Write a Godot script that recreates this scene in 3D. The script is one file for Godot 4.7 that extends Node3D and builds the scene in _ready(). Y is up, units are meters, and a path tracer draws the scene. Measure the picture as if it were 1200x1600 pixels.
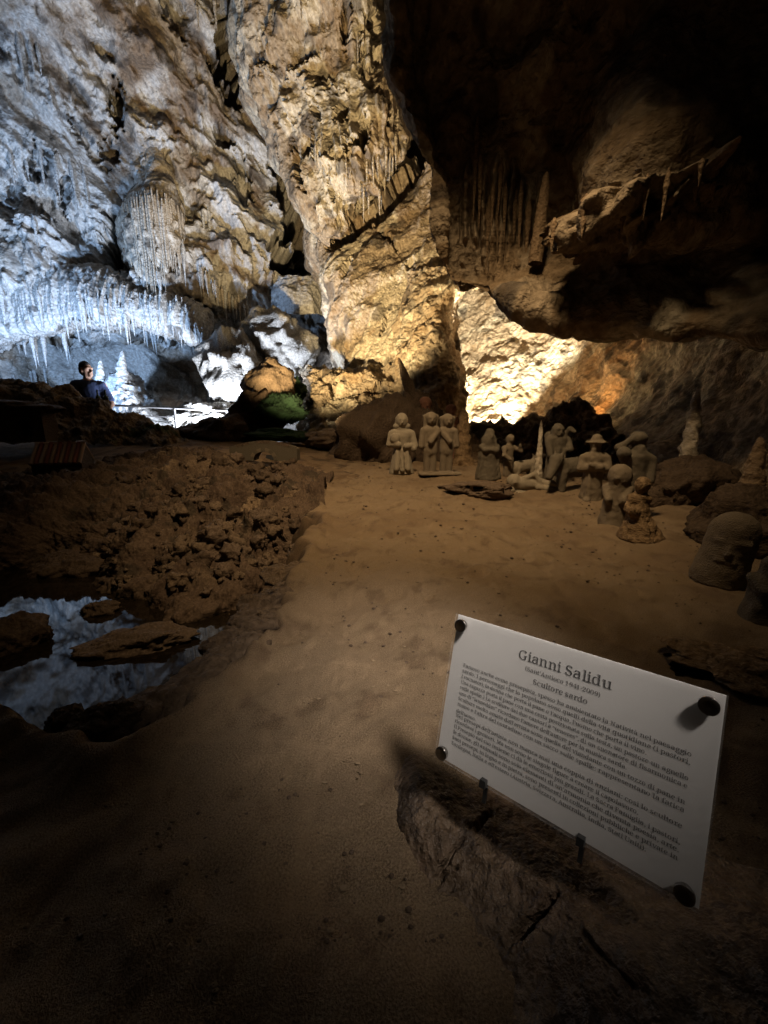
extends Node3D
# A show cave with a nativity of small stone figures on a sand terrace.
# Survey helpers turn a photo point (1200x1600) and a depth in metres into a place in the cave.

const FOCAL := 620.0
const PITCH := 12.5
var eye := Vector3(0, 0.62, 0)
var turn_basis := Basis(Vector3.RIGHT, deg_to_rad(-PITCH))
var M := {}
var counts := {}
var n_big := FastNoiseLite.new()
var n_mid := FastNoiseLite.new()
var n_ridge := FastNoiseLite.new()
var n_fine := FastNoiseLite.new()
var n_cell := FastNoiseLite.new()
var n_lump := FastNoiseLite.new()
var n_tint := FastNoiseLite.new()
var rng := RandomNumberGenerator.new()
var stal_mesh := []

# ---------------------------------------------------------------- helpers
func at(u: float, v: float, z: float) -> Vector3:
	return eye + turn_basis * Vector3((u - 600.0) / FOCAL * z, -(v - 800.0) / FOCAL * z, -z)

func gp(u: float, v: float, y: float) -> Vector3:      # where the ray meets the level y
	var d := turn_basis * Vector3((u - 600.0) / FOCAL, -(v - 800.0) / FOCAL, -1.0)
	return eye + d * ((y - eye.y) / d.y)

func depth_of(p: Vector3) -> float:
	return -(turn_basis.inverse() * (p - eye)).z

func px_of(p: Vector3) -> Vector2:
	var q := turn_basis.inverse() * (p - eye)
	return Vector2(600.0 + q.x / -q.z * FOCAL, 800.0 - q.y / -q.z * FOCAL)

func numbered(called: String) -> String:
	var k: int = counts.get(called, 0)
	counts[called] = k + 1
	return called if k == 0 else "%s_%03d" % [called, k]

func thing(called: String, label: String, category: String, where := Vector3.ZERO, turn := 0.0, group := "") -> Node3D:
	var o := Node3D.new()
	o.name = numbered(called)
	add_child(o, true)
	o.position = where
	o.rotation.y = turn
	tag(o, label, category, group)
	return o

func tag(o: Node, label: String, category := "", group := "", kind := "") -> void:
	if label: o.set_meta("label", label)
	if category: o.set_meta("category", category)
	if group: o.set_meta("group", group)
	if kind: o.set_meta("kind", kind)

func part(called: String, mesh: Mesh, m: Material, parent: Node = null, where := Vector3.ZERO) -> MeshInstance3D:
	var o := MeshInstance3D.new()
	o.name = numbered(called) if parent == null else called
	o.mesh = mesh
	o.material_override = m
	(self if parent == null else parent).add_child(o, true)
	o.position = where
	return o

func noise(kind: int, freq: float, oct: int, sd: int, frac := FastNoiseLite.FRACTAL_FBM) -> FastNoiseLite:
	var n := FastNoiseLite.new()
	n.noise_type = kind
	n.frequency = freq
	n.fractal_type = frac
	n.fractal_octaves = oct
	n.seed = sd
	return n

func noise_tex(n: FastNoiseLite, size: int, lo: Color, hi: Color, bias := 0.5) -> NoiseTexture2D:
	var t := NoiseTexture2D.new()
	t.width = size
	t.height = size
	t.seamless = true
	t.noise = n
	var g := Gradient.new()
	g.offsets = PackedFloat32Array([0.0, bias, 1.0])
	g.colors = PackedColorArray([lo, lo.lerp(hi, 0.5), hi])
	t.color_ramp = g
	return t

func lin(r: float, g: float, b: float) -> Color:
	return Color(r, g, b).linear_to_srgb()

func stone_mat(called: String, col: Color, tex: Texture2D, tile: float, bump: Texture2D, bump_cm: float, rough := 0.9, vertex := false, world := true) -> StandardMaterial3D:
	var m := StandardMaterial3D.new()
	m.resource_name = called
	m.albedo_color = col
	m.albedo_texture = tex
	m.roughness = rough
	m.metallic_specular = 0.35
	m.uv1_triplanar = true
	m.uv1_world_triplanar = world
	m.uv1_scale = Vector3.ONE / tile
	m.vertex_color_use_as_albedo = vertex
	if bump:
		m.heightmap_enabled = true
		m.heightmap_texture = bump
		m.heightmap_scale = bump_cm
	M[called] = m
	return m

func flat_mat(called: String, col: Color, rough: float, metal := 0.0) -> StandardMaterial3D:
	var m := StandardMaterial3D.new()
	m.resource_name = called
	m.albedo_color = col
	m.roughness = rough
	m.metallic = metal
	M[called] = m
	return m

# ---------------------------------------------------------------- rock sheets
class Rock:
	var nu := 0
	var nv := 0
	var base := PackedVector3Array()
	var nrm := PackedVector3Array()
	var dsp := PackedFloat32Array()
	var cal := PackedFloat32Array()     # share of white calcite coat
	var clay := PackedFloat32Array()    # share of brown clay
	var dark := PackedFloat32Array()    # share of dark manganese crust
	var moss := PackedFloat32Array()
	var pos := PackedVector3Array()
	var node: MeshInstance3D

static func cr(t: float) -> Array:
	var t2 := t * t
	var t3 := t2 * t
	return [-0.5 * t3 + t2 - 0.5 * t, 1.5 * t3 - 2.5 * t2 + 1.0, -1.5 * t3 + 2.0 * t2 + 0.5 * t, 0.5 * t3 - 0.5 * t2]

func px_rows(rows: Array) -> Array:
	var out := []
	for r in rows:
		var a := PackedVector3Array()
		for c in r:
			a.append(at(c[0], c[1], c[2]))
		out.append(a)
	return out

func sheet(rows: Array, nu: int, nv: int) -> Rock:
	var r := Rock.new()
	r.nu = nu
	r.nv = nv
	var n := nu * nv
	r.base.resize(n)
	r.nrm.resize(n)
	r.dsp.resize(n)
	r.cal.resize(n)
	r.clay.resize(n)
	r.dark.resize(n)
	r.moss.resize(n)
	var nr := rows.size()
	var nc: int = rows[0].size()
	for j in nv:
		var ft := float(j) / (nv - 1) * (nr - 1)
		var k := mini(int(ft), nr - 2)
		var w := cr(ft - k)
		var a: PackedVector3Array = rows[maxi(k - 1, 0)]
		var b: PackedVector3Array = rows[k]
		var c: PackedVector3Array = rows[k + 1]
		var d: PackedVector3Array = rows[mini(k + 2, nr - 1)]
		var col := PackedVector3Array()
		for i in nc:
			col.append(a[i] * w[0] + b[i] * w[1] + c[i] * w[2] + d[i] * w[3])
		for i in nu:
			var fs := float(i) / (nu - 1) * (nc - 1)
			var q := mini(int(fs), nc - 2)
			var x := cr(fs - q)
			r.base[j * nu + i] = col[maxi(q - 1, 0)] * x[0] + col[q] * x[1] + col[q + 1] * x[2] + col[mini(q + 2, nc - 1)] * x[3]
	normals(r.base, nu, nv, r.nrm)
	return r

func normals(p: PackedVector3Array, nu: int, nv: int, out: PackedVector3Array) -> void:
	for j in nv:
		var j0 := maxi(j - 1, 0) * nu
		var j1 := mini(j + 1, nv - 1) * nu
		for i in nu:
			var dx := p[j * nu + mini(i + 1, nu - 1)] - p[j * nu + maxi(i - 1, 0)]
			var dy := p[j1 + i] - p[j0 + i]
			var c := dy.cross(dx)
			var l := c.length()
			out[j * nu + i] = c / l if l > 1e-12 else Vector3(0, 0, 1)

# rough(): weathered relief from layered noise in cave space; s holds amplitudes in metres
func rough(r: Rock, s: Dictionary) -> void:
	var big: float = s.get("big", 0.0)
	var mid: float = s.get("mid", 0.0)
	var ridge: float = s.get("ridge", 0.0)
	var fine: float = s.get("fine", 0.0)
	var cell: float = s.get("cell", 0.0)
	var lump: float = s.get("lump", 0.0)
	var k: float = s.get("k", 1.0)
	var drape: float = s.get("drape", 0.0)
	var stretch: float = s.get("stretch", 1.0)
	var dir: Vector3 = s.get("dir", Vector3.UP)
	var shift: float = (1.0 / stretch - 1.0)
	var cal_bias: float = s.get("cal", 0.0)
	var clay_bias: float = s.get("clay", 0.0)
	var tk: float = s.get("tk", 1.0)
	var lock := PackedFloat32Array()
	for i in r.base.size():
		var p0 := r.base[i]
		var p := p0 + dir * (dir.dot(p0) * shift)
		var d := 0.0
		if big: d += big * n_big.get_noise_3dv(p * k)
		if mid: d += mid * n_mid.get_noise_3dv(p * k)
		if ridge: d += ridge * n_ridge.get_noise_3dv(p * k)
		if cell: d += cell * (n_cell.get_noise_3dv(p * k) + 0.5)
		if lump: d -= lump * n_lump.get_noise_3dv(p0 * k)
		if fine: d += fine * n_fine.get_noise_3dv(p * k)
		if drape:
			var q := Vector3(p0.x, p0.y * 0.12, p0.z)
			d += drape * n_ridge.get_noise_3dv(q * 2.6) * smoothstep(-0.1, 0.35, n_big.get_noise_3dv(p0 * 1.3 + Vector3(7, 3, 1)))
		r.dsp[i] += d
		var t := n_tint.get_noise_3dv(p * tk)
		var t2 := n_tint.get_noise_3dv(p * tk * 2.1 + Vector3(31, 17, 5))
		r.cal[i] = maxf(r.cal[i], smoothstep(-0.02, 0.16, t + cal_bias))
		r.clay[i] = maxf(r.clay[i], smoothstep(0.0, 0.2, t2 + clay_bias))
		r.dark[i] = maxf(r.dark[i], smoothstep(0.22, 0.4, n_mid.get_noise_3dv(p * tk * 1.7 + Vector3(3, 50, 9))))

func nearest(r: Rock, c: Vector3) -> Vector2i:
	var best := 1e9
	var bi := 0
	var bj := 0
	var st := 6
	for j in range(0, r.nv, st):
		for i in range(0, r.nu, st):
			var d := r.base[j * r.nu + i].distance_squared_to(c)
			if d < best:
				best = d
				bi = i
				bj = j
	for j in range(maxi(bj - st, 0), mini(bj + st + 1, r.nv)):
		for i in range(maxi(bi - st, 0), mini(bi + st + 1, r.nu)):
			var d := r.base[j * r.nu + i].distance_squared_to(c)
			if d < best:
				best = d
				bi = i
				bj = j
	return Vector2i(bi, bj)

func on_ray(r: Rock, u: float, v: float) -> int:       # sheet point seen at a photo point
	var best := 1e9
	var at_i := 0
	var dir := (at(u, v, 1.0) - eye).normalized()
	var st := 4
	var bi := 0
	var bj := 0
	for j in range(0, r.nv, st):
		for i in range(0, r.nu, st):
			var q := r.base[j * r.nu + i] - eye
			var d := 1.0 - q.normalized().dot(dir)
			if d < best:
				best = d
				bi = i
				bj = j
	for j in range(maxi(bj - st, 0), mini(bj + st + 1, r.nv)):
		for i in range(maxi(bi - st, 0), mini(bi + st + 1, r.nu)):
			var q := r.base[j * r.nu + i] - eye
			var d := 1.0 - q.normalized().dot(dir)
			if d <= best:
				best = d
				bi = i
				bj = j
	return bj * r.nu + bi

# feature: an oval of the sheet that is carved, swollen, fluted or coated. ru, rv in photo pixels at that depth.
func feat(r: Rock, kind: String, u: float, v: float, ru: float, rv: float, ang := 0.0, amt := 0.0, edge := 0.5) -> void:
	var ci := on_ray(r, u, v)
	var c := r.base[ci]
	var z := depth_of(c)
	var a := ru * z / FOCAL
	var b := rv * z / FOCAL
	var n := r.nrm[ci]
	var right := Vector3(n.z, 0, -n.x).normalized()
	if right.dot(turn_basis.x) < 0: right = -right
	var up := n.cross(right).normalized()
	if up.y < 0: up = -up
	var rot := deg_to_rad(ang)
	var ax := right * cos(rot) - up * sin(rot)
	var ay := right * sin(rot) + up * cos(rot)
	var bi := ci % r.nu
	var bj := ci / r.nu
	var far := maxf(a, b) * 1.35
	var si := maxf(0.002, r.base[bj * r.nu + mini(bi + 2, r.nu - 1)].distance_to(r.base[bj * r.nu + maxi(bi - 2, 0)]) / 4.0)
	var sj := maxf(0.002, r.base[mini(bj + 2, r.nv - 1) * r.nu + bi].distance_to(r.base[maxi(bj - 2, 0) * r.nu + bi]) / 4.0)
	var wi := int(far / si * 1.5) + 2
	var wj := int(far / sj * 1.5) + 2
	var kk := 1.6 / maxf(minf(a, b), 0.03)
	for j in range(maxi(bj - wj, 0), mini(bj + wj + 1, r.nv)):
		for i in range(maxi(bi - wi, 0), mini(bi + wi + 1, r.nu)):
			var id := j * r.nu + i
			var d := r.base[id] - c
			if d.length_squared() > far * far: continue
			var w1 := n_mid.get_noise_3dv(r.base[id] * kk * 0.6)
			var w2 := n_mid.get_noise_3dv(r.base[id] * kk * 0.6 + Vector3(19, 7, 3))
			var x := d.dot(ax) / a + w1 * 0.7
			var y := d.dot(ay) / b + w2 * 0.7
			var q := sqrt(x * x + y * y)
			if q >= 1.0: continue
			var w := 1.0 - smoothstep(edge, 1.0, q)
			match kind:
				"hole": r.dsp[id] -= amt * w
				"bump": r.dsp[id] += amt * w
				"calcite": r.cal[id] = lerpf(r.cal[id], 1.0, w * amt); r.clay[id] *= 1.0 - w * amt; r.dark[id] *= 1.0 - w * amt
				"clay": r.clay[id] = lerpf(r.clay[id], 1.0, w * amt); r.cal[id] *= 1.0 - w * amt
				"dark": r.dark[id] = lerpf(r.dark[id], 1.0, w * amt); r.cal[id] *= 1.0 - w * amt
				"moss": r.moss[id] = lerpf(r.moss[id], 1.0, w * amt)
				"smooth": r.dsp[id] *= 1.0 - w * amt
				"flute":
					var s := d.dot(right) / (z / FOCAL) / 7.0 + n_mid.get_noise_3dv(r.base[id] * 1.3) * 1.2
					r.dsp[id] += amt * w * (absf(sin(s * PI * 0.5)) - 0.3)

func finish(r: Rock, called: String, m: Material, pal: Dictionary, label := "") -> MeshInstance3D:
	var n := r.base.size()
	r.pos.resize(n)
	for i in n:
		r.pos[i] = r.base[i] + r.nrm[i] * r.dsp[i]
	var nn := PackedVector3Array()
	nn.resize(n)
	normals(r.pos, r.nu, r.nv, nn)
	var cols := PackedColorArray()
	cols.resize(n)
	var rock: Color = pal.get("rock", Color(0.30, 0.25, 0.19))
	var cal: Color = pal.get("cal", Color(0.66, 0.63, 0.57))
	var clay: Color = pal.get("clay", Color(0.19, 0.125, 0.07))
	var dark: Color = pal.get("dark", Color(0.06, 0.05, 0.045))
	var moss: Color = pal.get("moss", Color(0.03, 0.10, 0.025))
	for i in n:
		var c := rock.lerp(clay, r.clay[i]).lerp(cal, r.cal[i]).lerp(dark, r.dark[i] * 0.7).lerp(moss, r.moss[i])
		cols[i] = c
	r.node = part(called, grid_mesh(r.pos, nn, cols, r.nu, r.nv), m)
	tag(r.node, label, "", "", "structure")
	return r.node

func grid_mesh(p: PackedVector3Array, nn: PackedVector3Array, cols: PackedColorArray, nu: int, nv: int) -> ArrayMesh:
	var idx := PackedInt32Array()
	idx.resize((nu - 1) * (nv - 1) * 6)
	var k := 0
	for j in nv - 1:
		for i in nu - 1:
			var a := j * nu + i
			idx[k] = a
			idx[k + 1] = a + 1
			idx[k + 2] = a + nu
			idx[k + 3] = a + 1
			idx[k + 4] = a + nu + 1
			idx[k + 5] = a + nu
			k += 6
	return arr(p, nn, cols, idx)

func arr(p: PackedVector3Array, nn: PackedVector3Array, cols: PackedColorArray, idx: PackedInt32Array) -> ArrayMesh:
	var a := []
	a.resize(Mesh.ARRAY_MAX)
	a[Mesh.ARRAY_VERTEX] = p
	a[Mesh.ARRAY_NORMAL] = nn
	if cols.size(): a[Mesh.ARRAY_COLOR] = cols
	a[Mesh.ARRAY_INDEX] = idx
	var m := ArrayMesh.new()
	m.add_surface_from_arrays(Mesh.PRIMITIVE_TRIANGLES, a)
	return m

# a lathe of uneven rings: fn_r(t, angle) gives the radius, t runs 0..1 along y from y0 to y1
func lathe(y0: float, y1: float, rings: int, sides: int, fr: Callable, bend := Vector3.ZERO) -> ArrayMesh:
	var p := PackedVector3Array()
	for j in rings + 1:
		var t := float(j) / rings
		for i in sides + 1:
			var a := TAU * i / sides
			var rr: float = fr.call(t, a if i < sides else 0.0)
			p.append(Vector3(cos(a) * rr, lerpf(y0, y1, t), sin(a) * rr * (1.0 if y1 > y0 else -1.0)) + bend * sin(t * PI))
	var nu := sides + 1
	var nn := PackedVector3Array()
	nn.resize(p.size())
	normals(p, nu, rings + 1, nn)
	for j in rings + 1:
		var m := (nn[j * nu] + nn[j * nu + sides]).normalized()
		nn[j * nu] = m
		nn[j * nu + sides] = m
	for i in nn.size():
		var o := Vector3(p[i].x, 0, p[i].z)
		if nn[i].dot(o) < 0: nn[i] = -nn[i]
	return grid_mesh(p, nn, PackedColorArray(), nu, rings + 1)

func make_stalactites() -> void:
	for k in 7:
		var o := Vector3(k * 13.1, k * 3.7, 0)
		var sharp := 0.55 + 0.1 * (k % 4)
		stal_mesh.append(lathe(0.12, -1.0, 22, 11, func(t: float, a: float) -> float:
			var q := Vector3(cos(a) * 0.5, t * 3.0, sin(a) * 0.5) + o
			var body := pow(maxf(1.0 - t, 0.0), sharp) * (1.0 - 0.35 * t) * (0.25 + 0.75 * smoothstep(0.0, 0.22, t))
			return maxf(0.0, body * (1.0 + 0.35 * n_mid.get_noise_3dv(q * 1.5) + 0.14 * sin(t * 23.0 + k)) + 0.02 * (1.0 - t))))

func stalactite(r: Rock, u: float, v0: float, v1: float, w: float, m: Material, lift := 0.0) -> void:
	var ci := on_ray(r, u, v0)
	var p := r.pos[ci]
	var z := depth_of(p)
	var o := part("stalactite", stal_mesh[rng.randi() % stal_mesh.size()], m, r.node)
	o.position = p + (eye - p).normalized() * lift
	var l := (v1 - v0) * z / FOCAL
	o.scale = Vector3(w * z / FOCAL * 0.5, l, w * z / FOCAL * 0.5)
	o.rotation = Vector3(rng.randf_range(-0.03, 0.03), rng.randf() * TAU, rng.randf_range(-0.03, 0.03))

# ---------------------------------------------------------------- solids from joined tapered bones
func solid(prims: Array, cell: float, k := 0.02, warp := 0.0) -> ArrayMesh:
	var lo := Vector3(1e9, 1e9, 1e9)
	var hi := -lo
	for q in prims:
		var ra: float = q[3]
		var rb: float = q[4]
		var e: Vector3 = q[5] if q.size() > 5 else Vector3.ONE
		var pad := maxf(ra, rb) * maxf(e.x, maxf(e.y, e.z)) + k + cell * 2
		for c in [q[1], q[2]]:
			lo = lo.min(c - Vector3.ONE * pad)
			hi = hi.max(c + Vector3.ONE * pad)
	lo.y = maxf(lo.y, -2.0 * cell)
	var n := Vector3i((hi - lo) / cell) + Vector3i.ONE * 2
	var nx := n.x
	var ny := n.y
	var nz := n.z
	var f := PackedFloat32Array()
	f.resize(nx * ny * nz)
	f.fill(1.0)
	for q in prims:
		var a: Vector3 = q[1]
		var b: Vector3 = q[2]
		var ra: float = q[3]
		var rb: float = q[4]
		var e: Vector3 = q[5] if q.size() > 5 else Vector3.ONE
		var inv := Vector3.ONE / e
		var cut: bool = q[0] == "cut"
		var pad := maxf(ra, rb) * maxf(e.x, maxf(e.y, e.z)) + k + cell * 2
		var g0 := Vector3i((a.min(b) - Vector3.ONE * pad - lo) / cell).max(Vector3i.ZERO)
		var g1 := (Vector3i((a.max(b) + Vector3.ONE * pad - lo) / cell) + Vector3i.ONE).min(n - Vector3i.ONE)
		var ab := (b - a) * inv
		var l2 := maxf(ab.length_squared(), 1e-9)
		var em := minf(e.x, minf(e.y, e.z))
		for z in range(g0.z, g1.z + 1):
			for y in range(g0.y, g1.y + 1):
				var id := (z * ny + y) * nx + g0.x
				for x in range(g0.x, g1.x + 1):
					var p := (lo + Vector3(x, y, z) * cell - a) * inv
					var t := clampf(p.dot(ab) / l2, 0.0, 1.0)
					var d := (p.distance_to(ab * t) - lerpf(ra, rb, t)) * em
					var o := f[id]
					if cut:
						f[id] = maxf(o, -d)
					else:
						var h := maxf(k - absf(o - d), 0.0) / k
						f[id] = minf(o, d) - h * h * k * 0.25
					id += 1
	for z in nz:
		for y in ny:
			var yy := lo.y + y * cell
			for x in nx:
				var id := (z * ny + y) * nx + x
				if warp and absf(f[id]) < 0.06:
					f[id] += warp * n_fine.get_noise_3dv((lo + Vector3(x, y, z) * cell) * 4.0)
				if f[id] < -yy: f[id] = -yy
	var vid := PackedInt32Array()
	vid.resize(nx * ny * nz)
	vid.fill(-1)
	var pts := PackedVector3Array()
	var nor := PackedVector3Array()
	var sy := nx
	var sz := nx * ny
	for z in nz - 1:
		for y in ny - 1:
			for x in nx - 1:
				var id := z * sz + y * sy + x
				var c0 := f[id]
				var c1 := f[id + 1]
				var c2 := f[id + sy]
				var c3 := f[id + sy + 1]
				var c4 := f[id + sz]
				var c5 := f[id + sz + 1]
				var c6 := f[id + sz + sy]
				var c7 := f[id + sz + sy + 1]
				var neg := int(c0 < 0) + int(c1 < 0) + int(c2 < 0) + int(c3 < 0) + int(c4 < 0) + int(c5 < 0) + int(c6 < 0) + int(c7 < 0)
				if neg == 0 or neg == 8: continue
				var s := Vector3.ZERO
				var m := 0
				if (c0 < 0) != (c1 < 0): s += Vector3(c0 / (c0 - c1), 0, 0); m += 1
				if (c2 < 0) != (c3 < 0): s += Vector3(c2 / (c2 - c3), 1, 0); m += 1
				if (c4 < 0) != (c5 < 0): s += Vector3(c4 / (c4 - c5), 0, 1); m += 1
				if (c6 < 0) != (c7 < 0): s += Vector3(c6 / (c6 - c7), 1, 1); m += 1
				if (c0 < 0) != (c2 < 0): s += Vector3(0, c0 / (c0 - c2), 0); m += 1
				if (c1 < 0) != (c3 < 0): s += Vector3(1, c1 / (c1 - c3), 0); m += 1
				if (c4 < 0) != (c6 < 0): s += Vector3(0, c4 / (c4 - c6), 1); m += 1
				if (c5 < 0) != (c7 < 0): s += Vector3(1, c5 / (c5 - c7), 1); m += 1
				if (c0 < 0) != (c4 < 0): s += Vector3(0, 0, c0 / (c0 - c4)); m += 1
				if (c1 < 0) != (c5 < 0): s += Vector3(1, 0, c1 / (c1 - c5)); m += 1
				if (c2 < 0) != (c6 < 0): s += Vector3(0, 1, c2 / (c2 - c6)); m += 1
				if (c3 < 0) != (c7 < 0): s += Vector3(1, 1, c3 / (c3 - c7)); m += 1
				vid[id] = pts.size()
				pts.append(lo + (Vector3(x, y, z) + s / m) * cell)
				nor.append(Vector3(c1 + c3 + c5 + c7 - c0 - c2 - c4 - c6, c2 + c3 + c6 + c7 - c0 - c1 - c4 - c5, c4 + c5 + c6 + c7 - c0 - c1 - c2 - c3).normalized())
	var idx := PackedInt32Array()
	for z in range(1, nz - 1):
		for y in range(1, ny - 1):
			for x in range(1, nx - 1):
				var id := z * sz + y * sy + x
				var s0 := f[id] < 0
				if s0 != (f[id + 1] < 0): quad(idx, vid[id - sy - sz], vid[id - sz], vid[id], vid[id - sy], s0)
				if s0 != (f[id + sy] < 0): quad(idx, vid[id - 1 - sz], vid[id - 1], vid[id], vid[id - sz], s0)
				if s0 != (f[id + sz] < 0): quad(idx, vid[id - 1 - sy], vid[id - sy], vid[id], vid[id - 1], s0)
	return arr(pts, nor, PackedColorArray(), idx)

func quad(idx: PackedInt32Array, a: int, b: int, c: int, d: int, s: bool) -> void:
	if a < 0 or b < 0 or c < 0 or d < 0: return
	if s:
		idx.append_array([a, c, b, a, d, c])
	else:
		idx.append_array([a, b, c, a, c, d])

func V(x: float, y: float, z: float) -> Vector3:
	return Vector3(x, y, z)

func scaled(prims: Array, h: float) -> Array:
	var out := []
	for q in prims:
		var w: Array = q.duplicate()
		w[1] = q[1] * h
		w[2] = q[2] * h
		w[3] = q[3] * h
		w[4] = q[4] * h
		out.append(w)
	return out

# boulder: a noisy ball, flattened to size; base near y = -size.y * 0.6
func boulder_mesh(size: Vector3, sd: float, amp := 0.25, seg := 64, facet := 0.5) -> ArrayMesh:
	var fk := 2.2 / maxf(size.x, size.z)
	var p := PackedVector3Array()
	var nu := seg + 1
	var nv := seg / 2 + 1
	for j in nv:
		var th := PI * j / (nv - 1)
		for i in nu:
			var ph := TAU * (i % seg) / seg
			var d := Vector3(sin(th) * cos(ph), cos(th), -sin(th) * sin(ph))
			var q := d * 1.1 + Vector3(sd, sd * 1.7, -sd)
			var rr := 1.0 + amp * n_big.get_noise_3dv(q * 1.6) * 1.6 + amp * 0.6 * n_ridge.get_noise_3dv(q * 0.9) + amp * 0.18 * n_fine.get_noise_3dv(q * 1.5)
			rr *= 1.0 - facet * 0.3 * n_cell.get_noise_3dv(q * 0.9)
			var w := d * size * fk + Vector3(sd, 0, 0)
			rr += amp * 0.35 * n_ridge.get_noise_3dv(w * 1.1) + amp * 0.4 * n_cell.get_noise_3dv(w) + amp * 0.25 * n_fine.get_noise_3dv(w * 0.8)
			p.append(d * rr * size)
	var nn := PackedVector3Array()
	nn.resize(p.size())
	normals(p, nu, nv, nn)
	for j in nv:
		var m := (nn[j * nu] + nn[j * nu + seg]).normalized()
		nn[j * nu] = m
		nn[j * nu + seg] = m
	for i in nn.size():
		if nn[i].dot(p[i] / (size * size)) < 0: nn[i] = -nn[i]
	return grid_mesh(p, nn, PackedColorArray(), nu, nv)

func floodlight(where: Vector3, aim: Vector3, col: Color, energy: float, angle: float, blend: float, size: float, label: String) -> Node3D:
	var t := thing("floodlight", label, "floodlight", where)
	var dir := (aim - where).normalized()
	t.look_at_from_position(where, aim, Vector3.UP if absf(dir.y) < 0.95 else Vector3.FORWARD)
	var box := BoxMesh.new()
	box.size = Vector3(0.13, 0.10, 0.07)
	part("housing", box, M.black_metal, t, Vector3(0, 0, 0.06))
	var lens := CylinderMesh.new()
	lens.top_radius = 0.035
	lens.bottom_radius = 0.035
	lens.height = 0.012
	lens.radial_segments = 12
	lens.rings = 1
	var g := StandardMaterial3D.new()
	g.resource_name = "lamp_glass"
	g.albedo_color = Color(0.9, 0.9, 0.9)
	g.emission_enabled = true
	g.emission = col
	g.emission_energy_multiplier = 2.0
	var l := part("lens", lens, g, t, Vector3(0, 0, 0.02))
	l.rotation.x = PI / 2
	var foot := BoxMesh.new()
	foot.size = Vector3(0.03, 0.09, 0.03)
	part("bracket", foot, M.black_metal, t, Vector3(0, -0.09, 0.07))
	var s := SpotLight3D.new()
	s.name = "beam"
	s.light_color = col
	s.light_energy = energy
	s.spot_angle = angle
	s.spot_angle_attenuation = blend
	s.spot_range = 40.0
	s.spot_attenuation = 2.0
	s.light_size = size
	s.shadow_enabled = true
	t.add_child(s)
	s.position = Vector3(0, 0, -0.03)
	return t

# ---------------------------------------------------------------- the scene
func _ready() -> void:
	rng.seed = 7
	set_view()
	set_noise()
	set_materials()
	set_lamps()
	build_rock()
	build_ground()
	build_figures()
	build_things()
	build_sign()
	build_small()

func set_view() -> void:
	var cam := Camera3D.new()
	cam.name = "camera"
	cam.fov = rad_to_deg(2.0 * atan(800.0 / FOCAL))
	cam.near = 0.02
	cam.far = 120.0
	cam.position = eye
	cam.basis = turn_basis
	cam.current = true
	add_child(cam)
	var env := Environment.new()
	env.background_mode = Environment.BG_COLOR
	env.background_color = Color(0, 0, 0)
	env.tonemap_mode = Environment.TONE_MAPPER_LINEAR
	env.tonemap_exposure = 1.0
	env.sdfgi_enabled = true
	env.ssao_enabled = true
	env.ssil_enabled = true
	var we := WorldEnvironment.new()
	we.name = "environment"
	we.environment = env
	add_child(we)

const LIMESTONE := {"rock": Color(0.40, 0.32, 0.225), "cal": Color(0.60, 0.53, 0.41), "clay": Color(0.31, 0.225, 0.14)}

func set_lamps() -> void:
	flat_mat("black_metal", lin(0.03, 0.03, 0.03), 0.5, 0.6)
	# cool floods behind the terrace, under the far wall
	floodlight(at(-60, 640, 6.6), at(110, 300, 10.0), Color(0.64, 0.79, 1.0), 56.0, 60.0, 0.6, 0.2, "black floodlight shining up the white flowstone behind the terrace")
	floodlight(at(335, 705, 7.6), at(300, 260, 10.2), Color(0.86, 0.91, 1.0), 66.0, 70.0, 0.6, 0.18, "black floodlight behind the railing below the pale boulders")
	# a small blue one deep in the cleft
	floodlight(at(480, 560, 10.4), at(460, 462, 11.3), Color(0.28, 0.52, 1.0), 26.0, 34.0, 0.5, 0.05, "black floodlight with blue light deep in the cleft")
	# warm white flood beside the little bridge
	floodlight(at(428, 712, 4.5), at(545, 262, 7.8), Color(1.0, 0.88, 0.66), 110.0, 40.0, 0.6, 0.10, "black floodlight hidden behind the miniature bridge")
	# warm flood low in the alcove, then an added amber one for its spill
	floodlight(at(748, 708, 7.3), at(745, 470, 9.0), Color(1.0, 0.95, 0.83), 80.0, 50.0, 0.4, 0.012, "black floodlight low behind the rocks of the glowing alcove")
	floodlight(at(905, 668, 6.3), at(890, 560, 7.6), Color(1.0, 0.68, 0.36), 1.5, 75.0, 0.6, 0.08, "added amber floodlight for the alcove spill light, behind the peak of the rock pile")
	# a soft lamp over the sand and one behind the camera for the sign, both above the picture
	floodlight(Vector3(0.05, 4.4, -1.4), Vector3(0.15, 0.1, -3.45), Color(1.0, 0.86, 0.66), 24.0, 35.0, 1.0, 0.25, "black floodlight on the ceiling over the sand")
	floodlight(Vector3(0.80, 2.5, 0.52), Vector3(0.15, 0.32, -0.74), Color(1.0, 0.95, 0.90), 12.5, 9.5, 1.0, 0.2, "black floodlight on the ceiling behind the sign")

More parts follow.
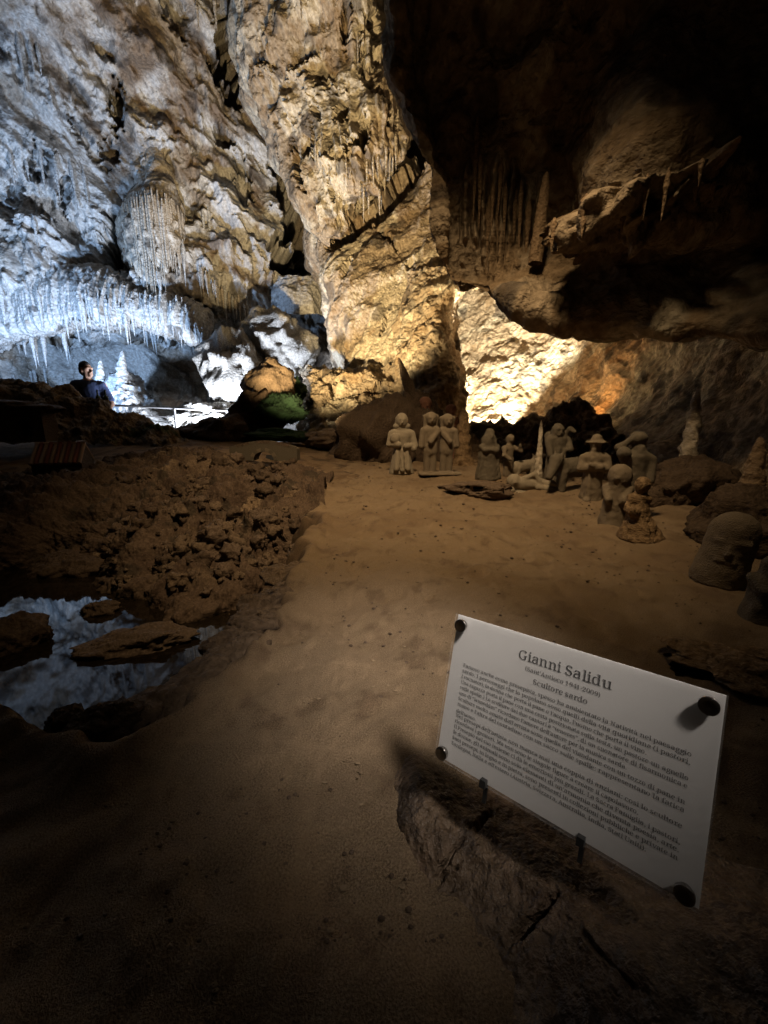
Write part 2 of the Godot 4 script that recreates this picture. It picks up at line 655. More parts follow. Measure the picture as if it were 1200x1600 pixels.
func set_noise() -> void:
	n_big = noise(FastNoiseLite.TYPE_SIMPLEX_SMOOTH, 0.38, 3, 3)
	n_mid = noise(FastNoiseLite.TYPE_SIMPLEX_SMOOTH, 1.1, 3, 11)
	n_ridge = noise(FastNoiseLite.TYPE_SIMPLEX_SMOOTH, 0.9, 4, 5, FastNoiseLite.FRACTAL_RIDGED)
	n_fine = noise(FastNoiseLite.TYPE_SIMPLEX_SMOOTH, 5.0, 4, 21)
	n_cell = noise(FastNoiseLite.TYPE_CELLULAR, 1.6, 2, 9)
	n_cell.cellular_return_type = FastNoiseLite.RETURN_DISTANCE2_SUB
	n_cell.domain_warp_enabled = true
	n_cell.domain_warp_amplitude = 0.5
	n_cell.domain_warp_frequency = 0.8
	n_lump = noise(FastNoiseLite.TYPE_CELLULAR, 5.0, 3, 4)
	n_lump.cellular_return_type = FastNoiseLite.RETURN_DISTANCE
	n_lump.domain_warp_enabled = true
	n_lump.domain_warp_amplitude = 0.12
	n_lump.domain_warp_frequency = 3.0
	n_tint = noise(FastNoiseLite.TYPE_SIMPLEX_SMOOTH, 0.7, 5, 33)
	n_tint.fractal_gain = 0.62

func set_materials() -> void:
	var grain := noise_tex(noise(FastNoiseLite.TYPE_SIMPLEX_SMOOTH, 0.02, 6, 2), 1024, Color(0.55, 0.53, 0.50), Color(1, 1, 1))
	var gn := noise(FastNoiseLite.TYPE_SIMPLEX_SMOOTH, 0.012, 7, 8)
	gn.fractal_gain = 0.62
	var relief := noise_tex(gn, 1024, Color(0, 0, 0), Color(1, 1, 1))
	var sn := noise(FastNoiseLite.TYPE_SIMPLEX_SMOOTH, 0.06, 5, 14)
	sn.fractal_gain = 0.75
	var sand_grain := noise_tex(sn, 1024, Color(0.40, 0.37, 0.34), Color(1, 1, 1))
	var pit := noise(FastNoiseLite.TYPE_CELLULAR, 0.06, 3, 6)
	var pitted := noise_tex(pit, 512, Color(0, 0, 0), Color(1, 1, 1))
	stone_mat("wall", Color(1, 1, 1), grain, 1.7, relief, 5.0, 0.85, true)
	stone_mat("near_rock", Color(1, 1, 1), grain, 0.5, relief, 3.0, 0.7, true)
	stone_mat("damp_rock", Color(1, 1, 1), grain, 0.5, relief, 2.0, 0.42, true)
	stone_mat("crumbly", Color(1, 1, 1), grain, 0.35, relief, 1.0, 0.9, true)
	stone_mat("calcite", lin(0.68, 0.68, 0.66), grain, 0.9, relief, 3.0, 0.6)
	stone_mat("cream_calcite", lin(0.64, 0.56, 0.45), grain, 0.9, relief, 3.0, 0.7)
	stone_mat("brown_calcite", lin(0.36, 0.25, 0.15), grain, 0.5, relief, 2.0, 0.7)
	stone_mat("sand", Color(1, 1, 1), sand_grain, 0.27, sand_grain, 0.9, 0.95, true)
	stone_mat("pale_stone", lin(0.50, 0.44, 0.34), sand_grain, 0.16, pitted, 0.4, 0.92)
	stone_mat("grey_stone", lin(0.34, 0.28, 0.205), sand_grain, 0.16, pitted, 0.4, 0.92)
	stone_mat("dark_stone", lin(0.22, 0.19, 0.145), sand_grain, 0.16, pitted, 0.4, 0.9)
	stone_mat("red_stone", lin(0.40, 0.20, 0.14), sand_grain, 0.16, pitted, 0.4, 0.9)
	stone_mat("bark_rock", lin(0.11, 0.075, 0.05), grain, 0.5, relief, 1.6, 0.85)
	stone_mat("ochre_rock", lin(0.30, 0.20, 0.11), grain, 0.6, relief, 2.5, 0.85)
	stone_mat("umber_rock", lin(0.19, 0.135, 0.09), grain, 0.6, relief, 2.0, 0.85)
	stone_mat("white_rock", lin(0.46, 0.44, 0.40), grain, 0.8, relief, 3.0, 0.8)
	stone_mat("slate", lin(0.17, 0.12, 0.085), grain, 0.3, relief, 1.0, 0.75)
	stone_mat("moss_tuft", lin(0.024, 0.065, 0.026), sand_grain, 0.2, pitted, 1.5, 1.0)

func build_rock() -> void:
	make_stalactites()
	var r: Rock
	# ---- far wall on the left, leaning over, undercut below the flowstone
	r = sheet(px_rows([
		[[-320, -260, 5.0], [-80, -260, 5.8], [120, -260, 6.6], [300, -260, 7.4], [450, -260, 8.2], [600, -260, 9.0]],
		[[-320, -60, 6.0], [-80, -60, 7.0], [120, -60, 7.8], [300, -60, 8.6], [450, -60, 9.6], [600, -60, 11.0]],
		[[-320, 100, 6.8], [-80, 100, 7.8], [120, 100, 8.7], [300, 100, 9.5], [450, 100, 10.4], [600, 100, 11.5]],
		[[-320, 240, 7.4], [-80, 240, 8.4], [120, 240, 9.4], [300, 240, 10.2], [450, 240, 10.8], [600, 240, 12.0]],
		[[-320, 350, 7.8], [-80, 350, 9.0], [120, 350, 10.0], [300, 350, 10.6], [450, 350, 11.2], [600, 350, 12.0]],
		[[-320, 430, 7.8], [-80, 430, 9.0], [120, 425, 9.9], [300, 440, 10.3], [450, 440, 11.6], [600, 440, 12.5]],
		[[-320, 530, 8.2], [-80, 530, 9.4], [120, 520, 10.6], [300, 520, 11.0], [450, 520, 11.6], [600, 520, 12.5]],
		[[-320, 560, 9.5], [-80, 560, 11.0], [120, 560, 12.0], [300, 575, 12.2], [450, 590, 12.0], [600, 590, 12.5]],
		[[-320, 720, 9.5], [-80, 720, 11.5], [120, 720, 12.5], [300, 720, 12.5], [450, 720, 12.5], [600, 720, 12.5]],
	]), 470, 500)
	rough(r, {"big": 0.55, "mid": 0.24, "ridge": 0.19, "cell": 0.11, "fine": 0.045, "drape": 0.20, "stretch": 2.0, "dir": Vector3(0.62, -0.62, -0.4).normalized(), "cal": 0.15, "clay": -0.04})
	for h in [[183, 165, 12, 34, 5, .9], [350, 215, 16, 14, 0, .7], [170, 235, 14, 16, 20, .6], [182, 385, 20, 55, 4, 2.6], [440, 262, 14, 50, -10, 1.8], [462, 330, 30, 80, -12, 3.2], [440, 420, 34, 34, 20, 2.6], [478, 400, 24, 40, 0, 2.6],
		[362, 45, 30, 90, 0, 3.0], [275, 20, 22, 30, -20, .6], [300, 480, 30, 18, 10, .5], [60, 250, 14, 30, 30, .35], [25, 300, 10, 26, 20, .3], [100, 300, 8, 30, 10, .4], [333, 112, 9, 22, -15, .4], [385, 140, 7, 16, -15, .4], [380, 290, 14, 40, -5, .5],
		[200, 330, 8, 34, 25, .5], [140, 230, 10, 34, -35, .3], [165, 80, 14, 14, 0, .4], [490, 590, 40, 40, 0, 1.2]]:
		feat(r, "hole", h[0], h[1], h[2], h[3], h[4], h[5], 0.55)
	for h in [[200, 60, 60, 55, 0, .4], [230, 280, 26, 34, 0, .35], [240, 210, 55, 30, 20, .4], [345, 320, 50, 60, -10, .5], [150, 150, 60, 30, 40, .3], [60, 380, 80, 40, 10, .35], [200, 450, 130, 26, -12, .35], [60, 470, 50, 40, 0, .3], [400, 420, 60, 30, 15, .4]]:
		feat(r, "bump", h[0], h[1], h[2], h[3], h[4], h[5], 0.1)
	for h in [[40, 70, 22, 60, 0, .9], [75, 180, 40, 14, 40, .8], [235, 215, 60, 26, 20, .8], [345, 310, 32, 62, -8, 1], [375, 410, 60, 26, 20, .95], [250, 250, 26, 40, -30, .9], [30, 360, 60, 70, 0, .9], [130, 390, 60, 30, 0, .8], [180, 470, 170, 50, 12, 1],
		[30, 470, 60, 60, 0, .9], [465, 460, 40, 40, 0, 1], [130, 560, 90, 30, 0, .8], [300, 280, 20, 40, 20, .8], [60, 230, 40, 20, 45, .6], [160, 340, 12, 40, 0, .9], [15, 215, 20, 24, 0, .8], [90, 245, 10, 26, 0, .8]]:
		feat(r, "calcite", h[0], h[1], h[2], h[3], h[4], h[5], 0.35)
	for h in [[210, 60, 60, 70, 0, 1], [290, 165, 24, 50, 10, 1], [300, 270, 26, 26, 0, .9], [150, 200, 40, 16, 35, .9], [80, 110, 50, 20, 50, .8], [330, 400, 60, 18, -10, .9], [215, 400, 60, 14, 0, .9], [400, 310, 16, 60, 0, .9], [110, 50, 40, 40, 0, .7], [270, 130, 14, 16, 0, .9], [340, 250, 30, 20, 0, .8], [170, 415, 70, 14, -5, .9]]:
		feat(r, "clay", h[0], h[1], h[2], h[3], h[4], h[5], 0.4)
	for h in [[60, 270, 60, 70, 0, .10], [180, 475, 150, 40, 12, .12], [100, 330, 60, 40, 0, .10], [370, 470, 60, 26, 25, .10], [40, 90, 30, 70, 0, .10]]:
		feat(r, "flute", h[0], h[1], h[2], h[3], h[4], h[5], 0.3)
	finish(r, "far_wall", M.wall, {"rock": Color(0.42, 0.36, 0.29), "cal": Color(0.68, 0.66, 0.62), "clay": Color(0.26, 0.19, 0.13)}, "mottled brown and white cave wall behind the railing")
	var far := r
	# fused flowstone curtain along the undercut, with pipes along its hem
	r = sheet(px_rows([
		[[-40, 402, 10.2], [30, 410, 10.1], [75, 420, 10.0], [125, 416, 9.9], [175, 420, 9.9], [215, 446, 10.0], [265, 458, 10.1], [310, 478, 10.3], [336, 500, 10.8]],
		[[-40, 420, 9.5], [30, 425, 9.5], [75, 432, 9.5], [125, 428, 9.45], [175, 432, 9.5], [215, 458, 9.6], [265, 470, 9.7], [310, 492, 9.9], [332, 510, 10.5]],
		[[-40, 470, 9.3], [30, 468, 9.3], [75, 465, 9.35], [125, 462, 9.3], [175, 468, 9.35], [215, 482, 9.5], [265, 495, 9.6], [308, 512, 9.8], [330, 522, 10.4]],
		[[-40, 530, 9.5], [30, 520, 9.5], [75, 510, 9.5], [125, 500, 9.5], [175, 505, 9.5], [215, 508, 9.7], [265, 518, 9.8], [306, 532, 10.0], [328, 540, 10.6]],
		[[-40, 545, 10.4], [30, 530, 10.4], [75, 518, 10.4], [125, 506, 10.4], [175, 512, 10.4], [215, 514, 10.5], [265, 524, 10.6], [306, 538, 10.7], [328, 545, 11.0]],
	]), 330, 150)
	for i in r.base.size():
		var q := r.base[i]
		var fl := n_ridge.get_noise_3dv(Vector3(q.x * 4.2, q.y * 0.22, q.z * 1.0))
		var f2 := n_fine.get_noise_3dv(Vector3(q.x * 1.6, q.y * 0.12, q.z))
		r.dsp[i] += 0.10 * fl + 0.05 * f2
	rough(r, {"big": 0.14, "mid": 0.05, "fine": 0.015, "cal": 0.55, "clay": -0.6})
	finish(r, "flowstone_curtain", M.wall, {"rock": Color(0.40, 0.33, 0.25), "cal": Color(0.68, 0.66, 0.62)}, "blue-white fused flowstone curtain along the undercut of the far wall")
	var organ := r
	# white flowstone seen through the cleft
	r = sheet(px_rows([
		[[415, 425, 11.8], [440, 432, 11.2], [465, 436, 11.0], [485, 434, 11.1], [505, 430, 11.6]],
		[[412, 455, 11.6], [438, 456, 10.9], [464, 458, 10.7], [486, 458, 10.8], [505, 456, 11.4]],
		[[416, 490, 11.8], [440, 488, 11.1], [465, 492, 10.9], [486, 490, 11.0], [505, 490, 11.6]],
	]), 80, 60)
	rough(r, {"mid": 0.12, "ridge": 0.10, "fine": 0.05, "drape": 0.1, "cal": 0.5, "clay": -0.5})
	finish(r, "cleft_flowstone", M.wall, {"rock": Color(0.42, 0.36, 0.29), "cal": Color(0.68, 0.66, 0.62)}, "white flowstone in blue light deep in the cleft")
	var tops := [[66, 432], [120, 426], [170, 430], [205, 452], [240, 462], [290, 474], [322, 500]]
	var k := 0
	while k < 80:
		var s := k / 80.0 * (tops.size() - 1)
		var a: Array = tops[int(s)]
		var b: Array = tops[mini(int(s) + 1, tops.size() - 1)]
		var u := lerpf(a[0], b[0], s - int(s))
		var v := lerpf(a[1], b[1], s - int(s))
		var hem := v + (56.0 if u < 200 else 34.0)
		stalactite(organ, u + rng.randf_range(-3, 3), hem - rng.randf_range(8, 30), hem + rng.randf_range(6, 20) + 34.0 * pow(rng.randf(), 3.0), rng.randf_range(4, 10), M.calcite, rng.randf_range(-0.05, 0.02))
		k += 1
	for q in [[45, 505, 570, 12], [52, 520, 575, 9], [65, 520, 570, 10], [98, 500, 560, 11], [103, 515, 555, 8], [38, 530, 565, 7], [30, 540, 560, 6], [235, 510, 548, 9], [240, 505, 556, 8], [229, 512, 540, 7], [25, 585, 600, 6], [45, 580, 600, 6], [55, 578, 605, 7], [72, 575, 608, 6], [12, 480, 530, 9], [20, 470, 520, 9], [5, 450, 510, 12], [360, 500, 548, 6], [372, 480, 520, 7], [385, 490, 530, 7], [300, 540, 572, 5], [275, 515, 555, 7],
		[30, 60, 140, 8], [50, 70, 120, 7], [62, 75, 115, 8], [15, 240, 290, 7], [60, 225, 300, 8], [85, 250, 310, 8], [110, 260, 330, 7], [130, 270, 320, 6], [40, 250, 280, 6], [95, 370, 415, 8], [75, 380, 420, 7], [160, 260, 335, 10], [330, 340, 400, 6], [322, 350, 390, 6], [353, 2, 120, 9], [361, 20, 100, 7], [358, 70, 128, 9], [347, 0, 60, 6], [330, 0, 40, 8], [300, 10, 45, 7], [476, 390, 425, 5], [452, 300, 345, 6]]:
		stalactite(far, q[0], q[1], q[2], q[3], M.calcite if q[1] > 200 or q[0] < 70 or q[0] > 340 else M.cream_calcite, 0.05)
	for j in 26:
		var s := j / 25.0
		stalactite(far, lerpf(312, 415, s), lerpf(432, 500, s) + rng.randf_range(-4, 4), lerpf(470, 528, s) + rng.randf_range(-8, 10), rng.randf_range(5, 8), M.cream_calcite if j % 3 else M.calcite, 0.10)
	# the great curtain that hangs in front of the wall
	r = sheet(px_rows([
		[[222, 228, 10.6], [228, 222, 10.0], [238, 222, 9.8], [248, 226, 10.0], [256, 232, 10.6]],
		[[206, 280, 10.6], [216, 268, 9.8], [240, 262, 9.5], [262, 268, 9.8], [274, 282, 10.6]],
		[[196, 320, 10.6], [205, 312, 9.6], [238, 306, 9.3], [272, 312, 9.6], [284, 322, 10.6]],
		[[190, 370, 10.6], [200, 370, 9.6], [238, 372, 9.35], [274, 372, 9.6], [286, 372, 10.6]],
		[[198, 420, 10.6], [208, 424, 9.9], [240, 430, 9.7], [270, 416, 9.9], [282, 410, 10.6]],
		[[208, 440, 10.8], [218, 448, 10.4], [240, 452, 10.3], [262, 440, 10.4], [274, 430, 10.8]],
	]), 90, 130)
	rough(r, {"big": 0.1, "mid": 0.12, "ridge": 0.10, "fine": 0.04, "cal": 0.3, "clay": -0.3})
	feat(r, "flute", 238, 380, 60, 90, 0, 0.12, 0.6)
	feat(r, "dark", 240, 300, 30, 14, 0, 0.6, 0.3)
	finish(r, "hanging_curtain", M.wall, {"cal": Color(0.64, 0.57, 0.47), "rock": Color(0.45, 0.38, 0.30)}, "cream fluted stalactite curtain hanging before the far wall")
	for j in 30:
		var s := (j + 0.5) / 30.0
		var u := lerpf(197, 281, s)
		stalactite(r, u, 325 + absf(s - 0.5) * 16 + rng.randf_range(-6, 6), (462 if s < 0.62 else 448) - absf(s - 0.45) * 60 + rng.randf_range(-18, 6), rng.randf_range(5, 9), M.cream_calcite, 0.03)
	stalactite(r, 246, 425, 462, 12, M.calcite, 0.1)
	stalactite(r, 278, 380, 442, 8, M.calcite, 0.1)
	# ---- hanging pale rock in the middle
	r = sheet(px_rows([
		[[370, -260, 9.0], [392, -260, 6.4], [450, -260, 6.0], [520, -260, 5.9], [580, -260, 6.2], [605, -260, 7.2], [600, -260, 9.2]],
		[[372, -60, 9.4], [388, -60, 7.4], [450, -60, 7.0], [520, -60, 6.8], [585, -60, 7.0], [604, -60, 7.8], [600, -60, 9.6]],
		[[368, 60, 9.8], [384, 60, 8.0], [440, 60, 7.6], [515, 60, 7.3], [575, 60, 7.4], [600, 60, 8.0], [606, 60, 9.8]],
		[[378, 140, 10.0], [396, 140, 8.3], [450, 140, 7.9], [520, 140, 7.5], [590, 145, 7.4], [628, 150, 7.9], [640, 150, 9.8]],
		[[412, 210, 10.0], [426, 210, 8.5], [470, 210, 8.1], [530, 210, 7.7], [590, 205, 7.6], [626, 200, 8.0], [636, 200, 9.8]],
		[[440, 280, 10.0], [452, 280, 8.6], [485, 280, 8.2], [530, 280, 7.9], [575, 270, 7.9], [602, 262, 8.2], [612, 255, 9.8]],
		[[470, 340, 10.0], [478, 340, 8.7], [500, 340, 8.4], [525, 335, 8.2], [550, 325, 8.3], [572, 312, 8.6], [580, 306, 9.8]],
		[[492, 384, 10.2], [498, 386, 9.2], [506, 388, 8.9], [516, 386, 8.8], [526, 380, 9.0], [536, 372, 9.3], [545, 366, 10.0]],
	]), 280, 380)
	rough(r, {"big": 0.45, "mid": 0.12, "ridge": 0.07, "cell": 0.04, "fine": 0.022, "drape": 0.14, "cal": 0.10, "clay": -0.10, "k": 1.0})
	for h in [[534, 172, 10, 18, 0, .6], [530, 178, 5, 14, 15, .4], [570, 215, 7, 24, 10, .5], [560, 232, 10, 8, 0, .4], [500, 180, 5, 14, -30, .4], [540, 40, 8, 26, 5, .4], [585, 50, 20, 10, 10, .35], [565, 90, 6, 30, 0, .3], [610, 185, 8, 22, 0, .4], [485, 230, 14, 20, 0, .5], [470, 260, 10, 40, -18, .4], [405, 165, 8, 12, -20, .4], [438, 240, 9, 24, -10, .6], [497, 225, 5, 26, 0, .3], [590, 150, 12, 6, 0, .3], [595, 95, 10, 8, 0, .4], [576, 130, 9, 7, 0, .3], [545, 235, 4, 12, 0, .3], [520, 300, 4, 14, 0, .25]]:
		feat(r, "hole", h[0], h[1], h[2], h[3], h[4], h[5], 0.5)
	for h in [[450, 80, 70, 60, 0, .25], [500, 140, 40, 16, 20, .2], [450, 180, 40, 30, 0, .25], [515, 355, 30, 30, 0, .2], [590, 70, 20, 60, 0, .2], [550, 280, 50, 30, 20, .2], [430, 120, 30, 8, 20, .15], [480, 110, 40, 8, -15, .15]]:
		feat(r, "bump", h[0], h[1], h[2], h[3], h[4], h[5], 0.1)
	for h in [[570, 80, 30, 40, 0, .16], [550, 250, 60, 50, 0, .10], [600, 200, 30, 40, 0, .12], [520, 270, 40, 30, 0, .08]]:
		feat(r, "flute", h[0], h[1], h[2], h[3], h[4], h[5], 0.3)
	for h in [[450, 110, 70, 90, 0, .5], [480, 290, 26, 70, -20, .7], [535, 360, 26, 20, -30, .9]]:
		feat(r, "clay", h[0], h[1], h[2], h[3], h[4], h[5], 0.3)
	finish(r, "hanging_rock", M.wall, LIMESTONE, "pale hanging rock mass fringed with short stalactites")
	for q in [[566, 295, 342, 5], [572, 300, 328, 5], [580, 285, 318, 5], [562, 290, 325, 4], [586, 280, 312, 4], [592, 270, 300, 4], [614, 165, 272, 11], [608, 215, 262, 6], [604, 240, 268, 5], [618, 180, 235, 8], [626, 168, 215, 9], [558, 285, 315, 5], [600, 0, 28, 5], [590, 75, 105, 8], [596, 85, 112, 6], [575, 80, 130, 6], [566, 75, 125, 5], [582, 82, 120, 6], [558, 60, 110, 5], [478, 385, 400, 4], [484, 20, 48, 4], [550, 250, 285, 5], [540, 255, 300, 5], [532, 262, 290, 4], [545, 262, 305, 4], [522, 250, 300, 5], [512, 230, 290, 5], [505, 235, 280, 4], [498, 225, 300, 5], [490, 222, 270, 4], [570, 255, 292, 5], [578, 250, 290, 5], [596, 235, 275, 6], [585, 245, 282, 5]]:
		stalactite(r, q[0], q[1], q[2], q[3], M.cream_calcite, 0.03)
	# ---- rock column below it
	r = sheet(px_rows([
		[[470, 250, 11.5], [520, 250, 10.5], [600, 240, 9.8], [660, 240, 9.2], [700, 240, 8.6], [760, 240, 8.2]],
		[[478, 330, 11.0], [510, 330, 9.6], [580, 320, 9.0], [650, 310, 8.5], [695, 310, 8.2], [760, 310, 8.2]],
		[[478, 400, 11.0], [496, 400, 9.0], [560, 400, 8.4], [640, 400, 8.0], [692, 400, 7.9], [750, 410, 8.2]],
		[[500, 470, 11.0], [518, 470, 8.8], [570, 470, 8.2], [640, 470, 7.9], [680, 470, 7.9], [720, 470, 8.4]],
		[[516, 540, 11.0], [528, 540, 8.6], [570, 540, 8.0], [620, 540, 7.8], [660, 540, 8.0], [700, 540, 8.5]],
		[[520, 610, 11.0], [535, 610, 8.4], [570, 610, 7.9], [615, 610, 7.7], [650, 610, 8.0], [700, 610, 8.5]],
		[[520, 700, 11.0], [540, 700, 8.2], [570, 700, 7.7], [615, 700, 7.5], [650, 700, 7.9], [700, 700, 8.5]],
	]), 230, 360)
	rough(r, {"big": 0.36, "mid": 0.14, "ridge": 0.09, "cell": 0.08, "fine": 0.03, "stretch": 1.8, "dir": Vector3(0.5, 0.85, 0.1).normalized(), "cal": 0.02, "clay": -0.12, "k": 1.2})
	for h in [[545, 420, 6, 26, 10, .4], [530, 370, 20, 40, -30, .7], [655, 450, 4, 14, 0, .2], [605, 370, 30, 5, 45, .2], [660, 520, 40, 5, -30, .3], [600, 500, 5, 26, 10, .2], [640, 410, 10, 12, 0, .25], [575, 345, 75, 22, -40, 2.2], [632, 288, 60, 28, -42, 2.4], [672, 232, 50, 40, -42, 2.4]]:
		feat(r, "hole", h[0], h[1], h[2], h[3], h[4], h[5], 0.4)
	for h in [[622, 450, 10, 22, 10, .8], [640, 500, 10, 26, 10, .7], [560, 470, 26, 50, 0, .4], [600, 560, 40, 30, 0, .3]]:
		feat(r, "calcite", h[0], h[1], h[2], h[3], h[4], h[5], 0.3)
	finish(r, "rock_column", M.wall, LIMESTONE, "broad warm-lit rock column beside the glowing alcove")
	# ---- shelf of broken rock at its foot
	r = sheet(px_rows([
		[[470, 575, 9.2], [490, 572, 8.2], [540, 570, 8.0], [590, 575, 8.0], [640, 570, 8.0], [690, 600, 8.0]],
		[[470, 590, 8.4], [490, 584, 7.5], [540, 582, 7.3], [590, 590, 7.3], [640, 588, 7.3], [690, 610, 7.4]],
		[[466, 625, 8.2], [486, 620, 7.3], [540, 620, 7.1], [590, 625, 7.1], [640, 622, 7.1], [690, 630, 7.2]],
		[[466, 660, 8.0], [486, 660, 7.2], [540, 660, 6.9], [590, 660, 6.8], [640, 660, 6.8], [690, 660, 7.0]],
		[[466, 740, 7.8], [486, 740, 6.9], [540, 740, 6.6], [590, 740, 6.5], [640, 740, 6.4], [690, 740, 6.6]],
	]), 220, 170)
	rough(r, {"big": 0.2, "mid": 0.16, "ridge": 0.10, "cell": 0.14, "fine": 0.025, "cal": 0.05, "clay": -0.15, "k": 1.3})
	for h in [[565, 610, 60, 4, -6, .15], [590, 600, 5, 30, 30, .2], [515, 600, 4, 26, -15, .2], [620, 575, 20, 6, 10, .2], [595, 635, 6, 24, 25, .2], [505, 625, 4, 20, 0, .15]]:
		feat(r, "hole", h[0], h[1], h[2], h[3], h[4], h[5], 0.4)
	finish(r, "rock_shelf", M.wall, LIMESTONE, "low shelf of broken rock at the foot of the column")
	# ---- grey column that frames the alcove
	r = sheet(px_rows([
		[[628, 420, 8.2], [650, 420, 7.8], [690, 420, 7.4], [720, 420, 7.3], [745, 420, 7.6], [760, 420, 8.8]],
		[[626, 470, 8.2], [640, 470, 7.6], [670, 465, 7.0], [696, 465, 6.8], [712, 462, 7.2], [716, 462, 8.8]],
		[[614, 520, 8.2], [626, 520, 7.4], [660, 520, 6.7], [688, 520, 6.6], [701, 520, 7.0], [704, 520, 8.8]],
		[[606, 570, 8.2], [618, 570, 7.2], [655, 570, 6.6], [695, 570, 6.5], [714, 570, 6.9], [716, 570, 8.8]],
		[[606, 620, 8.2], [618, 620, 7.2], [655, 620, 6.6], [698, 620, 6.5], [720, 620, 6.9], [722, 620, 8.8]],
		[[606, 720, 8.0], [618, 720, 7.0], [655, 720, 6.4], [690, 720, 6.3], [708, 720, 6.7], [712, 720, 8.6]],
	]), 160, 240)
	rough(r, {"big": 0.10, "mid": 0.12, "ridge": 0.06, "cell": 0.04, "fine": 0.035, "drape": 0.05, "cal": -0.12, "clay": -0.2, "k": 1.6})
	finish(r, "grey_column", M.wall, LIMESTONE, "smooth grey-green rock column at the mouth of the alcove")
	# ---- alcove wall, swinging round to the dark right wall
	r = sheet(px_rows([
		[[640, 380, 9.6], [700, 400, 9.4], [760, 400, 9.2], [850, 430, 8.4], [940, 450, 7.2], [1020, 470, 5.8], [1120, 480, 4.4], [1250, 480, 3.0], [1420, 470, 2.0]],
		[[640, 450, 9.8], [700, 455, 9.4], [760, 455, 9.2], [850, 480, 8.3], [940, 500, 7.0], [1020, 520, 5.6], [1120, 530, 4.2], [1250, 540, 2.9], [1420, 560, 1.9]],
		[[640, 540, 9.8], [700, 540, 9.4], [760, 540, 9.0], [850, 550, 8.1], [940, 560, 6.8], [1020, 580, 5.3], [1120, 590, 3.9], [1250, 620, 2.7], [1420, 680, 1.8]],
		[[640, 620, 9.6], [700, 620, 9.2], [760, 620, 8.7], [850, 620, 7.8], [940, 630, 6.4], [1020, 650, 4.8], [1120, 690, 3.4], [1250, 740, 2.4], [1420, 820, 1.6]],
		[[640, 680, 9.2], [700, 680, 8.8], [760, 680, 8.2], [850, 680, 7.2], [940, 690, 5.6], [1015, 720, 4.0], [1110, 780, 2.8], [1240, 850, 2.0], [1420, 960, 1.4]],
		[[640, 760, 8.8], [700, 760, 8.4], [760, 760, 7.6], [850, 760, 6.4], [940, 770, 4.8], [1010, 810, 3.2], [1090, 890, 2.2], [1210, 980, 1.6], [1420, 1120, 1.1]],
	]), 430, 260)
	rough(r, {"big": 0.16, "mid": 0.08, "ridge": 0.05, "cell": 0.03, "fine": 0.02, "lump": 0.012, "cal": 0.05, "clay": -0.15, "k": 1.4})
	finish(r, "alcove_wall", M.wall, LIMESTONE, "rough ochre wall of the glowing alcove running into the dark")
	# ---- ceiling mass on the right with its lip
	var lip := [
		[[640, -420, 6.0], [611, -420, 2.2], [680, -420, 2.1], [800, -420, 2.0], [940, -420, 1.9], [1080, -420, 1.8], [1240, -420, 1.6], [1420, -420, 1.4]],
		[[645, -160, 8.0], [618, -160, 2.8], [680, -160, 2.65], [800, -160, 2.5], [940, -160, 2.4], [1080, -160, 2.2], [1240, -160, 2.0], [1420, -160, 1.8]],
		[[650, 20, 9.0], [624, 20, 3.2], [690, 20, 3.05], [800, 20, 2.95], [930, 20, 2.8], [1060, 20, 2.5], [1240, 20, 2.3], [1420, 20, 2.0]],
		[[655, 110, 9.5], [624, 110, 3.4], [695, 110, 3.25], [800, 110, 3.1], [920, 110, 2.95], [1040, 110, 2.5], [1240, 110, 2.35], [1420, 110, 2.1]],
		[[695, 175, 9.5], [648, 172, 3.5], [705, 175, 3.4], [800, 175, 3.3], [910, 175, 3.05], [1020, 175, 2.5], [1240, 175, 2.4], [1420, 175, 2.1]],
		[[730, 285, 9.5], [688, 285, 3.65], [725, 285, 3.6], [800, 285, 3.5], [880, 285, 3.3], [985, 285, 2.6], [1240, 285, 2.45], [1420, 285, 2.2]],
		[[735, 370, 9.5], [693, 370, 3.75], [730, 370, 3.7], [800, 370, 3.6], [880, 368, 3.4], [985, 362, 2.7], [1240, 360, 2.5], [1420, 360, 2.2]],
		[[740, 425, 9.4], [704, 425, 3.85], [735, 430, 3.75], [800, 432, 3.45], [880, 425, 3.3], [985, 415, 3.0], [1240, 400, 2.6], [1420, 400, 2.3]],
		[[745, 440, 9.2], [722, 442, 3.9], [748, 447, 3.7], [805, 476, 3.4], [878, 510, 3.2], [985, 520, 2.9], [1240, 526, 2.4], [1420, 530, 2.1]],
		[[748, 434, 9.6], [738, 436, 6.0], [765, 440, 5.6], [815, 468, 5.0], [888, 502, 4.5], [990, 510, 3.9], [1240, 516, 3.2], [1420, 520, 2.6]],
		[[748, 418, 10.4], [752, 416, 9.8], [780, 416, 9.4], [825, 440, 8.4], [895, 470, 7.4], [995, 480, 6.0], [1240, 485, 4.5], [1420, 490, 3.6]],
	]
	for q in lip:
		q.insert(1, [q[1][0] + 7, q[1][1], q[1][2] + 0.3])
	r = sheet(px_rows(lip), 360, 400)
	rough(r, {"big": 0.18, "mid": 0.09, "ridge": 0.04, "cell": 0.02, "fine": 0.018, "drape": 0.06, "cal": -0.25, "clay": 0.05, "k": 1.5})
	for h in [[790, 350, 60, 90, 0, .14], [960, 345, 80, 40, 10, .14], [735, 330, 30, 80, 0, .1]]:
		feat(r, "flute", h[0], h[1], h[2], h[3], h[4], h[5], 0.4)
	for h in [[960, 340, 80, 30, 15, .35]]:
		feat(r, "bump", h[0], h[1], h[2], h[3], h[4], h[5], 0.2)
	finish(r, "dark_ceiling", M.wall, LIMESTONE, "dark brown overhanging ceiling above the alcove")
